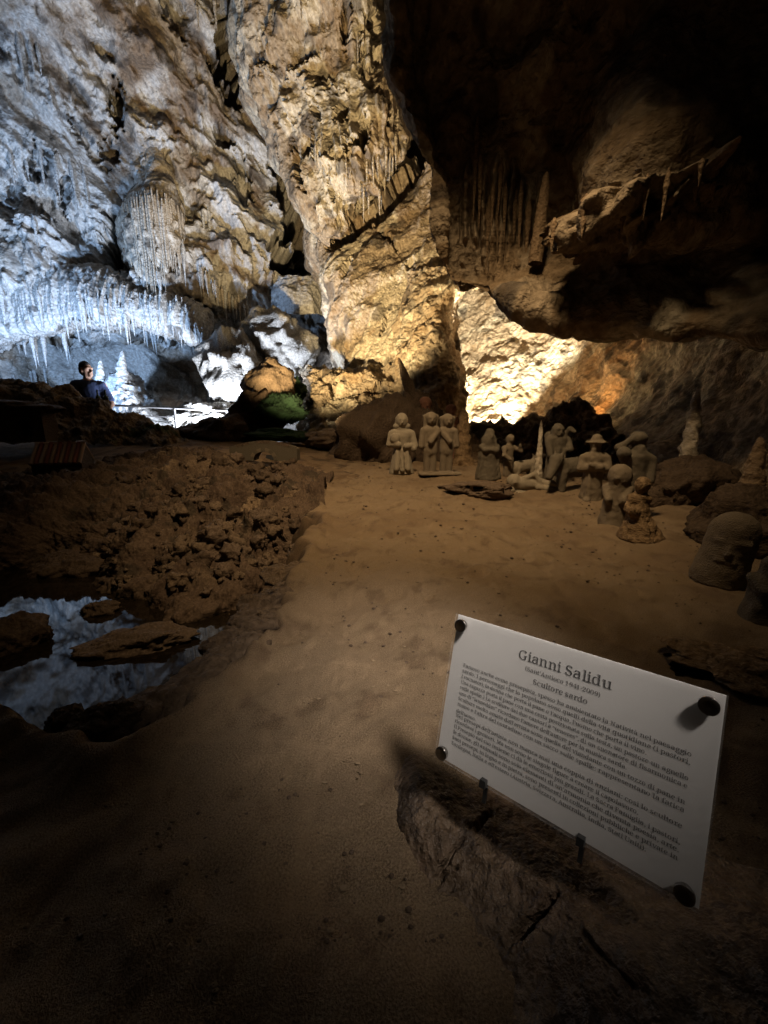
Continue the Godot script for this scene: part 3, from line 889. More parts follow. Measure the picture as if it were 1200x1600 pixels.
	for q in [[765, 320, 420, 14], [778, 325, 418, 12], [790, 300, 410, 9], [805, 310, 425, 10], [815, 300, 415, 9], [772, 300, 380, 8], [745, 200, 330, 12], [752, 250, 350, 10], [785, 260, 330, 10], [827, 330, 420, 12],
		[895, 340, 390, 14], [905, 335, 388, 12], [915, 335, 384, 12], [925, 335, 380, 11], [940, 330, 372, 12], [952, 328, 366, 12], [972, 320, 374, 20], [990, 318, 378, 18], [1003, 315, 374, 12], [1018, 315, 380, 11], [1042, 315, 350, 11], [1062, 310, 346, 12], [1090, 305, 335, 12]]:
		stalactite(r, q[0], q[1], q[2], q[3], M.brown_calcite, 0.04)
	# an upright flowstone finger on the ledge of that ceiling
	var fing := part("stalagmite", lathe(0.0, 1.0, 30, 14, func(t: float, a: float) -> float:
		return 0.085 * (1.0 - 0.35 * t) * sqrt(maxf(0.0, 1.0 - pow(t, 6.0))) * (1.0 + 0.25 * n_mid.get_noise_3dv(Vector3(cos(a), t * 6.0, sin(a))))), M.brown_calcite)
	var fb := at(836, 412, 3.3)
	fing.position = fb
	fing.scale = Vector3(0.68, 125.0 * 3.3 / FOCAL, 0.68)
	fing.rotation.z = -0.06
	tag(fing, "tall brown stalagmite finger on the ledge over the alcove", "stalagmite")
	# ---- the rest of the cave: a closed vault round everything
	var rows := []
	for j in 25:
		var th := PI * j / 24.0
		var a := PackedVector3Array()
		for i in 49:
			var ph := -TAU * i / 48.0
			var d := Vector3(sin(th) * sin(ph), cos(th), sin(th) * cos(ph))
			a.append(Vector3(0, 1.5, -4.0) + d * Vector3(19.0, 17.0 if d.y > 0 else 4.0, 19.0))
		rows.append(a)
	r = sheet(rows, 193, 97)
	rough(r, {"big": 0.9, "mid": 0.4, "ridge": 0.3, "cal": -0.15})
	for j in r.nv:
		r.dsp[j * r.nu + r.nu - 1] = r.dsp[j * r.nu]
	finish(r, "cave_vault", M.wall, LIMESTONE, "dark rock vault that closes the cave all round")

# ---------------------------------------------------------------- ground
const WATER := -0.30
var rim := PackedVector2Array()

func rim_depth(x: float, z: float) -> float:           # metres inside (+) or outside (-) of the pit
	var p := Vector2(x, z)
	var best := 1e9
	var inside := false
	var n := rim.size()
	var j := n - 1
	for i in n:
		var a := rim[i]
		var b := rim[j]
		var ab := b - a
		var t := clampf((p - a).dot(ab) / ab.length_squared(), 0.0, 1.0)
		best = minf(best, (p - a - ab * t).length_squared())
		if (a.y > z) != (b.y > z) and x < (b.x - a.x) * (z - a.y) / (b.y - a.y) + a.x: inside = not inside
		j = i
	return sqrt(best) if inside else -sqrt(best)

func sand_level(x: float, z: float) -> float:
	var d := -z
	var y := 0.03 * maxf(0.0, d - 1.0)
	y -= 0.35 * smoothstep(6.2, 6.9, d) * smoothstep(0.2, 0.8, x)
	y += 0.10 * smoothstep(1.0, 2.6, x - 0.25 * d)       # banks up against the right wall
	y += 0.030 * n_mid.get_noise_2d(x * 0.9, z * 0.9) + 0.022 * n_mid.get_noise_2d(x * 3.0 + 40, z * 3.0)
	return y

func build_ground() -> void:
	for q in [[485, 733], [500, 785], [480, 845], [460, 900], [440, 940], [398, 1000], [340, 1056], [250, 1100], [160, 1140], [50, 1125], [-150, 1105], [-900, 1100]]:
		var w := gp(q[0], q[1], 0.03)
		rim.append(Vector2(w.x, w.z))
	rim.append(Vector2(-9, -0.6))
	rim.append(Vector2(-9, -9))
	rim.append(Vector2(-1.3, -9))
	rim.append(Vector2(-0.95, -5.2))
	var nu := 460
	var nv := 400
	var r := Rock.new()
	r.nu = nu
	r.nv = nv
	var n := nu * nv
	for a in [r.dsp, r.cal, r.clay, r.dark, r.moss]: pass
	r.base.resize(n)
	r.nrm.resize(n)
	r.pos.resize(n)
	var cols := PackedColorArray()
	cols.resize(n)
	for j in nv:
		var tz := float(j) / (nv - 1)
		var z := 0.6 - (0.5 * (exp(2.9 * (1.0 - tz)) - 1.0))
		for i in nu:
			var tx := float(i) / (nu - 1) * 2.0 - 1.0
			var x := -0.3 + 5.5 * sinh(3.0 * tx) / sinh(3.0)
			var y := sand_level(x, z)
			var s := -1.0
			if x < 0.2: s = rim_depth(x, z)
			var wet := 0.0
			y += 0.009 * n_fine.get_noise_2d(x * 1.3, z * 1.3) + 0.005 * n_fine.get_noise_2d(x * 5.0, z * 5.0)
			if s > -0.35:
				var e := s + 0.11 * n_mid.get_noise_2d(x * 2.2, z * 2.2) + 0.03 * n_fine.get_noise_2d(x * 1.2, z * 1.2)
				y += 0.035 * exp(-pow((e + 0.02) / 0.06, 2.0))
				var dn := smoothstep(-0.02, 0.22, e)
				y -= 0.62 * dn
				y += dn * (1.0 - dn) * 4.0 * (0.05 * n_fine.get_noise_3d(x, y * 1.5, z) - 0.035 * n_lump.get_noise_3d(x * 2.0, y * 2.0, z * 2.0))
				wet = smoothstep(-0.05, 0.03, e + 0.03 * n_fine.get_noise_2d(x * 2.0 + 9, z * 2.0))
			r.pos[j * nu + i] = Vector3(x, y, z)
			var t := n_tint.get_noise_2d(x * 1.6, z * 1.6)
			var t2 := n_tint.get_noise_2d(x * 7.0 + 50, z * 7.0)
			var c := Color(0.46, 0.345, 0.22).lerp(Color(0.39, 0.28, 0.175), smoothstep(-0.1, 0.3, t)).lerp(Color(0.28, 0.195, 0.125), smoothstep(0.16, 0.42, t2) * 0.75)
			cols[j * nu + i] = c.lerp(Color(0.16, 0.11, 0.07), wet)
	var dents := []
	for k in 90:
		var dz := -1.0 - 3.6 * pow(rng.randf(), 1.4)
		var dx := rng.randf_range(-1.0, 1.0) * (0.3 - dz * 0.5)
		dents.append([dx, dz, rng.randf_range(0.03, 0.08), rng.randf_range(0.5, 0.9), rng.randf() * PI, rng.randf_range(0.004, 0.012)])
	for d in dents:
		var ca := cos(d[4])
		var sa := sin(d[4])
		for j in nv:
			var zz := r.pos[j * nu].z - float(d[1])
			if absf(zz) > 0.14: continue
			for i in nu:
				var xx := r.pos[j * nu + i].x - float(d[0])
				if absf(xx) > 0.14: continue
				var a := (xx * ca + zz * sa) / float(d[2])
				var b := (zz * ca - xx * sa) / (float(d[2]) * float(d[3]))
				var q := sqrt(a * a + b * b)
				if q > 1.5: continue
				var p0 := r.pos[j * nu + i]
				p0.y += float(d[5]) * (0.45 * exp(-pow((q - 1.1) / 0.2, 2.0)) - (1.0 - smoothstep(0.5, 1.0, q)))
				r.pos[j * nu + i] = p0
	normals(r.pos, nu, nv, r.nrm)
	for i in n:
		if r.nrm[i].y < 0: r.nrm[i] = -r.nrm[i]
	var floor_node := part("sand_floor", grid_mesh(r.pos, r.nrm, cols, nu, nv), M.sand)
	for q in [[448, 895, .07], [440, 925, .05], [425, 945, .08], [405, 975, .06], [392, 985, .05], [372, 1010, .07], [345, 1038, .05], [315, 1062, .06], [280, 1085, .05], [240, 1100, .045], [470, 860, .06], [486, 810, .05]]:
		var st := part("stone", boulder_mesh(Vector3(q[2] * 1.2, q[2] * 0.55, q[2]), q[0] * 0.31, 0.35, 28, 1.0), M.umber_rock, floor_node)
		var w := gp(q[0], q[1], 0.0)
		st.position = Vector3(w.x, -0.01, w.z)
		st.rotation.y = q[0]
	tag(floor_node, "trodden yellow-brown sand floor of the nativity terrace", "", "", "structure")
	# ---- pond
	var w := PlaneMesh.new()
	w.size = Vector2(5.0, 3.4)
	var wm := StandardMaterial3D.new()
	wm.resource_name = "pond_water"
	wm.albedo_color = lin(0.010, 0.007, 0.004)
	wm.roughness = 0.03
	wm.metallic_specular = 0.38
	wm.normal_enabled = true
	var rip := NoiseTexture2D.new()
	rip.width = 512
	rip.height = 512
	rip.seamless = true
	rip.as_normal_map = true
	rip.bump_strength = 1.0
	rip.noise = noise(FastNoiseLite.TYPE_SIMPLEX_SMOOTH, 0.012, 2, 77)
	wm.normal_texture = rip
	wm.normal_scale = 0.012
	wm.uv1_triplanar = true
	wm.uv1_world_triplanar = true
	wm.uv1_scale = Vector3.ONE / 1.1
	var pond := part("pond_water", w, wm, null, Vector3(-2.6, WATER, -2.0))
	tag(pond, "still dark pond water mirroring the lit flowstone", "", "", "structure")
	# ---- crumbly far bank
	var b0 := []
	for q in [[-300, 905], [0, 890], [150, 880], [240, 928], [330, 945], [405, 915], [455, 885], [520, 860]]:
		b0.append(gp(q[0], q[1], WATER - 0.02))
	var low := PackedVector3Array()
	var bot := PackedVector3Array()
	for q in b0:
		bot.append(q)
		low.append(q + Vector3(0.02, -0.4, 0.12))
	var rows := px_rows([
		[[-300, 768, 4.4], [0, 760, 4.4], [120, 754, 4.4], [230, 722, 4.5], [300, 718, 4.5], [380, 730, 4.4], [450, 740, 4.3], [520, 760, 4.2]],
		[[-300, 785, 3.7], [0, 775, 3.8], [120, 768, 3.8], [230, 735, 3.9], [300, 730, 3.95], [380, 738, 3.9], [450, 752, 3.8], [510, 772, 3.5]],
		[[-300, 800, 3.1], [0, 785, 3.25], [120, 775, 3.3], [230, 762, 3.3], [300, 760, 3.35], [380, 770, 3.3], [445, 790, 3.2], [510, 810, 2.9]],
		[[-300, 845, 2.7], [0, 832, 2.8], [120, 825, 2.85], [235, 830, 2.7], [315, 840, 2.7], [390, 835, 2.75], [450, 835, 2.7], [515, 840, 2.6]],
	])
	rows.append(bot)
	rows.append(low)
	r = sheet(rows, 330, 250)
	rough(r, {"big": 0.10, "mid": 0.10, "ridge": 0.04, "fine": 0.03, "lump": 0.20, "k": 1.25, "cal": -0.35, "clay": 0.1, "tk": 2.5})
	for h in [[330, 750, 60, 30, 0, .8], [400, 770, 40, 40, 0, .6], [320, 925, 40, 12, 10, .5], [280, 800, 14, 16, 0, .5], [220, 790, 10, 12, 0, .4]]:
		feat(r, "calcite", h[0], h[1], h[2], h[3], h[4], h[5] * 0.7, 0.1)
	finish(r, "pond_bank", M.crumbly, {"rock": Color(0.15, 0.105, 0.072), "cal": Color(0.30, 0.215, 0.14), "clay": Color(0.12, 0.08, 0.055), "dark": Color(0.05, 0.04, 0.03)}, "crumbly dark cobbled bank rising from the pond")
	var rubble := []
	for k in 6:
		rubble.append(boulder_mesh(Vector3(1.0, 0.75, 0.85), 90.0 + 7.0 * k, 0.55, 22, 2.0))
	for k in 299:
		var u := rng.randf_range(170, 470)
		var v := lerpf(728 + absf(u - 300) * 0.1, 945 - absf(u - 320) * 0.25, rng.randf())
		if u < 230 and rng.randf() < 0.5: continue
		var o := part("stone", rubble[k % 6], [M.bark_rock, M.slate, M.umber_rock, M.umber_rock, M.slate, M.bark_rock][rng.randi() % 6], r.node)
		var s := 0.008 + 0.042 * pow(rng.randf(), 2.5)
		o.position = r.pos[on_ray(r, u, v)]
		o.scale = Vector3(s, s, s)
		o.rotation = Vector3(rng.randf() * TAU, rng.randf() * TAU, 0)
	# ---- terrace behind it
	r = sheet(px_rows([
		[[-320, 690, 7.2], [0, 688, 7.2], [150, 684, 7.2], [280, 688, 7.2], [400, 690, 7.2], [520, 690, 7.2], [620, 700, 7.0]],
		[[-320, 700, 6.2], [0, 695, 6.2], [150, 688, 6.2], [280, 688, 6.2], [400, 692, 6.2], [520, 700, 6.2], [620, 710, 6.2]],
		[[-320, 718, 5.3], [0, 712, 5.3], [150, 702, 5.3], [280, 696, 5.3], [400, 700, 5.3], [520, 715, 5.3], [620, 725, 5.3]],
		[[-320, 745, 4.5], [0, 738, 4.5], [120, 728, 4.5], [280, 706, 4.5], [400, 714, 4.4], [500, 734, 4.4], [620, 752, 4.2]],
		[[-320, 770, 3.8], [0, 756, 3.9], [120, 756, 3.9], [280, 724, 4.0], [400, 736, 3.9], [475, 752, 3.8], [620, 780, 3.6]],
	]), 280, 150)
	rough(r, {"big": 0.03, "mid": 0.04, "fine": 0.015, "cal": -0.5, "clay": -0.05, "tk": 2.0})
	for h in [[20, 690, 60, 14, 0, .9], [430, 690, 50, 12, 0, .8], [240, 690, 40, 10, 0, .6], [300, 688, 40, 5, 0, .5]]:
		feat(r, "moss", h[0], h[1], h[2], h[3], h[4], h[5], 0.1)
	for h in [[200, 715, 70, 20, 0, 1]]:
		feat(r, "dark", h[0], h[1], h[2], h[3], h[4], h[5], 0.1)
	finish(r, "upper_terrace", M.sand, {"rock": Color(0.37, 0.26, 0.16), "clay": Color(0.27, 0.18, 0.105), "cal": Color(0.3, 0.2, 0.1), "dark": Color(0.10, 0.07, 0.045)}, "upper sand terrace above the pond bank")
	# ---- dark ledge on the left that hides the visitors' path
	r = sheet(px_rows([
		[[-320, 610, 6.2], [-60, 612, 6.2], [40, 612, 6.2], [110, 624, 6.2], [165, 648, 6.2], [210, 660, 6.2], [260, 676, 6.2], [330, 696, 6.2]],
		[[-320, 592, 6.0], [-60, 596, 6.0], [40, 600, 6.0], [110, 612, 6.0], [165, 636, 6.0], [210, 648, 6.0], [255, 664, 6.0], [310, 690, 6.0]],
		[[-320, 640, 5.7], [-60, 640, 5.7], [40, 640, 5.7], [110, 648, 5.7], [165, 660, 5.7], [210, 668, 5.7], [255, 678, 5.7], [300, 700, 5.7]],
		[[-320, 690, 5.4], [-60, 690, 5.4], [40, 690, 5.4], [110, 690, 5.4], [165, 695, 5.4], [210, 700, 5.4], [255, 705, 5.4], [300, 720, 5.4]],
	]), 200, 90)
	rough(r, {"big": 0.10, "mid": 0.12, "ridge": 0.08, "fine": 0.03, "cell": 0.1, "lump": 0.04, "k": 1.8, "cal": -0.5, "clay": 0.1})
	feat(r, "moss", 240, 672, 60, 16, -15, 0.9, 0.2)
	finish(r, "dark_ledge", M.near_rock, LIMESTONE, "dark rock ledge in front of the visitors' path")
	# ---- bright flowstone slope under the organ pipes
	r = sheet(px_rows([
		[[174, 590, 10.4], [182, 584, 9.9], [198, 584, 9.9], [212, 590, 10.4]],
		[[160, 612, 10.2], [178, 608, 9.6], [208, 606, 9.6], [234, 614, 10.2]],
		[[156, 640, 10.0], [184, 636, 9.2], [226, 636, 9.2], [264, 642, 10.0]],
		[[150, 700, 9.8], [190, 700, 8.6], [262, 700, 8.6], [320, 700, 9.8]],
	]), 120, 120)
	rough(r, {"big": 0.15, "mid": 0.12, "ridge": 0.08, "fine": 0.05, "drape": 0.1, "cal": 0.5, "clay": -0.5, "k": 1.5})
	finish(r, "flowstone_slope", M.wall, {"cal": Color(0.72, 0.72, 0.70), "rock": Color(0.5, 0.47, 0.42)}, "bright white flowstone slope behind the railing")

# ---------------------------------------------------------------- stone figures
func stand(u: float, v: float) -> Vector3:
	var p := gp(u, v, 0.08)
	for k in 5:
		p = gp(u, v, sand_level(p.x, p.z))
	return p

func c_(a: Vector3, b: Vector3, ra: float, rb: float, e := Vector3.ONE) -> Array:
	return ["c", a, b, ra, rb, e]

func e_(c: Vector3, r: float, e := Vector3.ONE) -> Array:
	return ["c", c, c, r, r, e]

func face(y: float, r: float, z := 0.0, x := 0.0) -> Array:
	return [e_(V(x, y, z), r, V(0.92, 1.15, 0.95)), c_(V(x, y + 0.15 * r, z + 0.92 * r), V(x, y - 0.25 * r, z + 1.04 * r), 0.12 * r, 0.2 * r), c_(V(x - 0.4 * r, y + 0.32 * r, z + 0.78 * r), V(x + 0.4 * r, y + 0.32 * r, z + 0.78 * r), 0.15 * r, 0.15 * r),
		c_(V(x - 0.25 * r, y - 0.6 * r, z + 0.72 * r), V(x + 0.25 * r, y - 0.6 * r, z + 0.72 * r), 0.13 * r, 0.13 * r)]

func folds(n: int, r0: float, r1: float, y1: float, flat := 0.8, deep := 0.016) -> Array:
	var out := []
	for i in n:
		var a := TAU * (i + 0.3 * sin(i * 2.7)) / n
		out.append(["cut", V(sin(a) * r0, 0.0, cos(a) * r0 * flat), V(sin(a + 0.12) * r1, y1, cos(a + 0.12) * r1 * flat), deep, deep * 0.4])
	return out

func statue(called: String, label: String, u: float, v: float, top: float, turn: float, prims: Array, m: Material, cell := 0.010, warp := 0.006, k := 0.018) -> Node3D:
	var p := stand(u, v)
	var z := depth_of(p)
	var h := (v - top) * z / FOCAL
	var t := thing(called, label, "statue", p + Vector3(0, -0.012, 0), turn, "stone nativity figures on the sand")
	part("figure", solid(scaled(prims, h), cell, k, warp), m, t)
	return t

func build_figures() -> void:
	# woman in a long dress and headscarf, bundle under one arm
	var q := [c_(V(0, 0, 0), V(0, .40, 0), .225, .135, V(1, 1, .8)), c_(V(0, .40, 0), V(0, .62, 0), .125, .14, V(1, 1, .8)), c_(V(-.13, .68, 0), V(.13, .68, 0), .075, .075), c_(V(0, .7, 0), V(0, .82, 0), .07, .06)]
	q += face(.885, .098, .015)
	q += [e_(V(0, .9, -.02), .112, V(1, 1.1, 1)), c_(V(-.1, .8, 0), V(.1, .8, 0), .05, .05),
		c_(V(-.17, .67, 0), V(-.21, .5, .03), .065, .06), c_(V(-.21, .5, .03), V(-.06, .5, .15), .055, .05), c_(V(.17, .67, 0), V(.22, .48, .04), .065, .058), c_(V(.22, .48, .04), V(.05, .47, .15), .055, .045),
		e_(V(-.12, .6, .11), .085, V(1, 1.1, .8)), e_(V(.2, .43, .1), .05), c_(V(-.1, .1, .17), V(-.07, .42, .1), .05, .04), c_(V(.1, .1, .17), V(.07, .42, .1), .05, .04), c_(V(0, .08, .19), V(0, .4, .12), .04, .03)]
	q += folds(13, .235, .15, .40)
	statue("statue", "pale stone woman in long dress and headscarf holding a bundle", 627, 738, 648, 0.05, q, M.pale_stone, 0.0085, 0.003, 0.014)
	# two singers side by side on one slab
	q = [c_(V(-.26, .015, 0), V(.32, .015, 0), .05, .05, V(1, .8, 2.6))]
	for s in [-1.0, 1.0]:
		var o := V(s * .135, .05, -.02 * s)
		var hh := 1.0 if s < 0 else .97
		for l in [-1.0, 1.0]:
			q += [c_(o + V(l * .05, 0, 0), o + V(l * .045, .40 * hh, 0), .052, .058)]
		q += [c_(o + V(0, .34, 0), o + V(0, .62 * hh, 0), .115, .105, V(1, 1, .75)), c_(o + V(-.09, .64 * hh, 0), o + V(.09, .64 * hh, 0), .06, .06)]
		for w in face(.80 * hh, .085, .015):
			var w2: Array = w.duplicate()
			w2[1] = w[1] + o
			w2[2] = w[2] + o
			q.append(w2)
		q += [e_(o + V(0, .835 * hh, -.01), .094, V(1.02, .85, 1.02)), c_(o + V(-s * .1, .62, .02), o + V(s * .02, .47, .11), .05, .042), c_(o + V(s * .12, .62, 0), o + V(s * .15, .40, .03), .052, .045), c_(o + V(-.09, .84 * hh, -.02), o + V(-.07, .70 * hh, -.02), .04, .035), c_(o + V(.09, .84 * hh, -.02), o + V(.07, .70 * hh, -.02), .04, .035)]
	statue("statue", "grey stone pair of jacketed men shoulder to shoulder on one slab", 684, 740, 641, 0.1, q, M.grey_stone, 0.0085, 0.003, 0.012)
	# three reddish figures behind the pair
	for w in [[663, 717, 622, .3, "reddish stone figure with pale cap rim behind the pair"], [686, 716, 620, -.2, "reddish stone figure in pointed hood behind the pair"], [702, 718, 633, .1, "reddish round-headed stone figure behind the pair"]]:
		q = [c_(V(0, 0, 0), V(0, .5, 0), .17, .12), c_(V(0, .5, 0), V(0, .7, 0), .12, .12), c_(V(-.1, .72, 0), V(.1, .72, 0), .06, .06), c_(V(0, .7, 0), V(0, .84, 0), .06, .06)]
		q += face(.875, .09)
		if w[0] == 686: q += [c_(V(0, .9, -.01), V(0, .99, -.02), .085, .02)]
		else: q += [e_(V(0, .92, -.01), .1, V(1, .8, 1))]
		q += [c_(V(-.14, .7, 0), V(-.13, .5, .08), .05, .045), c_(V(.14, .7, 0), V(.13, .5, .08), .05, .045)]
		statue("statue", w[4], w[0], w[1], w[2], w[3], q, M.red_stone, 0.013)
	# cloaked woman
	q = [c_(V(.02, 0, 0), V(0, .5, 0), .26, .17, V(1, 1, .8)), c_(V(0, .5, 0), V(0, .78, 0), .19, .13, V(1, 1, .85)), c_(V(0, .78, 0), V(.02, .93, 0), .135, .085), e_(V(.02, .86, .045), .085, V(.9, 1.2, .9)), c_(V(.02, .87, .13), V(.02, .84, .14), .015, .02),
		c_(V(-.16, .66, .05), V(-.1, .58, .16), .05, .045), c_(V(.17, .66, .05), V(.11, .58, .16), .05, .045), c_(V(-.12, .6, .16), V(.12, .6, .16), .042, .042), c_(V(-.2, .05, .1), V(-.08, .85, .08), .03, .02), c_(V(.24, .05, .1), V(.1, .85, .08), .03, .02)]
	q += folds(9, .27, .2, .5, .8, .014)
	statue("statue", "dark stone woman wrapped in a cloak with folded arms", 760, 747, 670, 0.1, q, M.dark_stone, 0.009)
	# thin man with open arms
	q = [c_(V(-.05, 0, 0), V(-.05, .4, 0), .07, .07), c_(V(.05, 0, 0), V(.05, .4, 0), .07, .07), c_(V(0, .36, 0), V(0, .66, 0), .12, .11, V(1, 1, .75)), c_(V(-.12, .67, 0), V(.12, .67, 0), .06, .06), c_(V(0, .66, 0), V(0, .8, 0), .05, .05)]
	q += face(.88, .1)
	q += [c_(V(-.15, .67, 0), V(-.2, .5, .1), .055, .045), c_(V(-.2, .5, .1), V(-.1, .42, .2), .045, .04), c_(V(.15, .67, 0), V(.24, .6, .12), .055, .045), c_(V(.24, .6, .12), V(.18, .75, .16), .04, .035)]
	statue("statue", "slim bald stone man bending over the reclining figure", 793, 742, 677, 0.35, q, M.grey_stone, 0.009)
	# dog with raised muzzle
	q = [c_(V(-.55, .38, 0), V(.25, .5, 0), .30, .26, V(1, 1, .8)), c_(V(.25, .5, 0), V(.5, .75, 0), .2, .16), c_(V(.5, .78, 0), V(.9, .93, 0), .17, .08), c_(V(.42, .85, .1), V(.36, 1.0, .14), .06, .03), c_(V(.42, .85, -.1), V(.36, 1.0, -.14), .06, .03)]
	for s in [[-.5, .15], [-.5, -.15], [.25, .15], [.25, -.15]]:
		q += [c_(V(s[0], .35, s[1]), V(s[0] - .05, 0, s[1]), .12, .09)]
	q += [c_(V(-.75, .45, 0), V(-.95, .62, .05), .07, .04)]
	statue("statue", "small stone dog with its muzzle raised beside the slim man", 822, 741, 708, 0.25, q, M.pale_stone, 0.007, 0.003, 0.012)
	# reclining figure on a sheet
	q = [c_(V(-1.1, .05, 0), V(1.25, .02, .25), .16, .14, V(1, .6, 2.2)), e_(V(-.72, .52, 0), .33, V(1, 1, .9)), e_(V(-.72, .5, .27), .07), c_(V(-.35, .42, 0), V(.35, .42, .05), .34, .30, V(1, .9, .9)), c_(V(-.3, .65, .1), V(.1, .85, .2), .13, .11), c_(V(.1, .85, .2), V(.35, .5, .3), .11, .09), c_(V(.35, .4, .1), V(.85, .45, .18), .2, .17), c_(V(.85, .45, .18), V(1.2, .2, .3), .16, .1), c_(V(.3, .3, .3), V(1.0, .2, .42), .16, .1), c_(V(-1.15, .1, .1), V(-.85, .16, .3), .16, .14)]
	statue("statue", "small pale stone figure lying on its back on a sheet", 828, 768, 733, -0.12, q, M.pale_stone, 0.007, 0.003, 0.012)
	# tall man with a lamb across his shoulders
	q = [c_(V(0, 0, 0), V(0, .55, 0), .19, .15, V(1, 1, .8)), c_(V(0, .55, 0), V(0, .72, 0), .155, .15, V(1, 1, .8)), c_(V(-.13, .74, 0), V(.13, .74, 0), .08, .08), c_(V(0, .75, 0), V(0, .86, 0), .07, .07)]
	q += face(.885, .105, .02, -.03)
	q += [c_(V(-.1, .80, -.1), V(.13, .83, -.02), .075, .06), c_(V(.13, .83, .0), V(.15, .91, .08), .05, .045), c_(V(.15, .91, .08), V(.17, .88, .16), .04, .028), c_(V(-.17, .72, .02), V(-.16, .5, .1), .06, .05), c_(V(.17, .72, .02), V(.14, .6, .14), .06, .05), c_(V(-.05, .02, .15), V(-.04, .6, .12), .025, .02), c_(V(.08, .02, .15), V(.06, .6, .12), .025, .02)]
	q += folds(9, .2, .16, .55, .8, .016)
	statue("statue", "tall dark stone shepherd with a lamb across his shoulders", 865, 757, 662, 0.15, q, M.dark_stone, 0.009)
	# donkey
	q = [c_(V(-.25, .58, -.1), V(.55, .62, -.35), .24, .26), c_(V(-.25, .66, -.08), V(-.52, .8, .12), .17, .13), c_(V(-.5, .82, .12), V(-.72, .42, .32), .15, .085), c_(V(-.5, .9, .05), V(-.48, 1.0, -.02), .045, .02), c_(V(-.42, .9, .16), V(-.36, 1.0, .16), .045, .02)]
	for s in [[-.28, .06], [-.2, -.22], [.5, -.2], [.6, -.48]]:
		q += [c_(V(s[0], .5, s[1]), V(s[0], 0, s[1]), .12, .085)]
	statue("statue", "dark stone donkey lowering its head towards the lying figure", 893, 767, 704, 0.0, q, M.dark_stone, 0.009)
	# man with a brimmed hat, arms crossed
	q = [c_(V(0, 0, 0), V(0, .45, 0), .17, .135, V(1, 1, .85)), c_(V(0, .45, 0), V(0, .66, 0), .135, .145, V(1, 1, .8)), c_(V(-.12, .69, 0), V(.12, .69, 0), .075, .075), c_(V(0, .7, 0), V(0, .82, 0), .06, .06)]
	q += face(.855, .085)
	q += [e_(V(0, .925, 0), .15, V(1, .16, 1)), c_(V(0, .93, 0), V(0, .975, 0), .085, .075), c_(V(-.17, .67, 0), V(-.19, .52, .06), .06, .055), c_(V(-.19, .52, .06), V(.08, .55, .17), .052, .045), c_(V(.17, .67, 0), V(.19, .52, .06), .06, .055), c_(V(.19, .52, .06), V(-.06, .58, .18), .052, .045), c_(V(-.06, .02, .13), V(-.05, .42, .1), .04, .03), e_(V(-.08, .03, .17), .06, V(.9, .7, 1.3))]
	q += folds(10, .18, .145, .42, .85, .015)
	statue("statue", "stone man in a brimmed hat with crossed arms and long coat", 922, 780, 682, -0.35, q, M.grey_stone, 0.0085)
	# jug bearer, kneeling woman, flared woman
	q = [c_(V(0, 0, 0), V(0, .5, 0), .15, .11), c_(V(0, .5, 0), V(0, .7, 0), .11, .12), c_(V(-.1, .7, 0), V(.1, .7, 0), .06, .06)]
	q += face(.80, .08)
	q += [e_(V(-.02, .93, 0), .085, V(1.1, .9, 1.1)), c_(V(-.14, .68, 0), V(-.2, .82, .02), .048, .042), c_(V(-.2, .82, .02), V(-.1, .9, .02), .042, .038), e_(V(-.16, .76, .12), .075), c_(V(.14, .68, 0), V(.15, .45, .06), .05, .042)]
	statue("statue", "stone girl carrying a basket on her head behind the kneeling woman", 984, 806, 674, -0.4, q, M.dark_stone, 0.010)
	q = [c_(V(0, 0, 0), V(0, .32, 0), .22, .17), c_(V(0, .32, 0), V(.02, .6, 0), .16, .15), e_(V(.02, .78, 0), .17, V(1, 1.1, 1)), e_(V(0, .76, .15), .03), c_(V(-.14, .58, .02), V(-.1, .42, .17), .07, .06), c_(V(.16, .58, .02), V(.1, .42, .17), .07, .06)]
	statue("statue", "squat grey stone woman with round headscarf, hands in lap", 957, 817, 718, -0.5, q, M.grey_stone, 0.0085)
	q = [c_(V(.06, 0, 0), V(0, .42, 0), .36, .15, V(1, 1, .9)), c_(V(0, .42, 0), V(0, .66, 0), .15, .12, V(1, 1, .85)), c_(V(-.1, .66, 0), V(.1, .66, 0), .065, .065), c_(V(0, .66, 0), V(0, .8, 0), .06, .055)]
	q += face(.87, .1)
	q += [e_(V(.01, .89, -.02), .112), c_(V(-.13, .65, 0), V(-.16, .5, .08), .055, .05), c_(V(-.16, .5, .08), V(-.04, .44, .16), .05, .045), e_(V(-.08, .48, .16), .075)]
	q += folds(11, .37, .16, .40, .9, .02)
	statue("statue", "ochre stone woman in a wide flared skirt holding a loaf", 992, 838, 742, -0.5, q, M.ochre_rock, 0.0085)
	# big rounded stone with a carved face
	q = [c_(V(0, .12, 0), V(0, .70, 0), .28, .26, V(1, 1, .9)), c_(V(0, 0, 0), V(0, .2, 0), .29, .28, V(1, 1, .9)), c_(V(-.15, .60, .17), V(.14, .61, .20), .035, .035), c_(V(-.03, .6, .21), V(-.03, .46, .245), .025, .035), c_(V(-.12, .36, .22), V(.06, .36, .23), .02, .02)]
	var big := statue("statue", "large rounded stone with a faint carved face at its front", 1118, 906, 786, -0.55, q, M.grey_stone, 0.0075, 0.004, 0.012)
	big.rotation.z = -0.13
	q = [c_(V(0, 0, 0), V(.02, .4, 0), .24, .19), c_(V(.02, .4, 0), V(.04, .7, 0), .19, .14), c_(V(.04, .72, 0), V(.06, .95, 0), .13, .05), e_(V(.0, .8, .1), .08), c_(V(-.16, .55, .05), V(-.05, .45, .2), .07, .06), c_(V(-.12, .02, .16), V(-.08, .3, .16), .08, .05)]
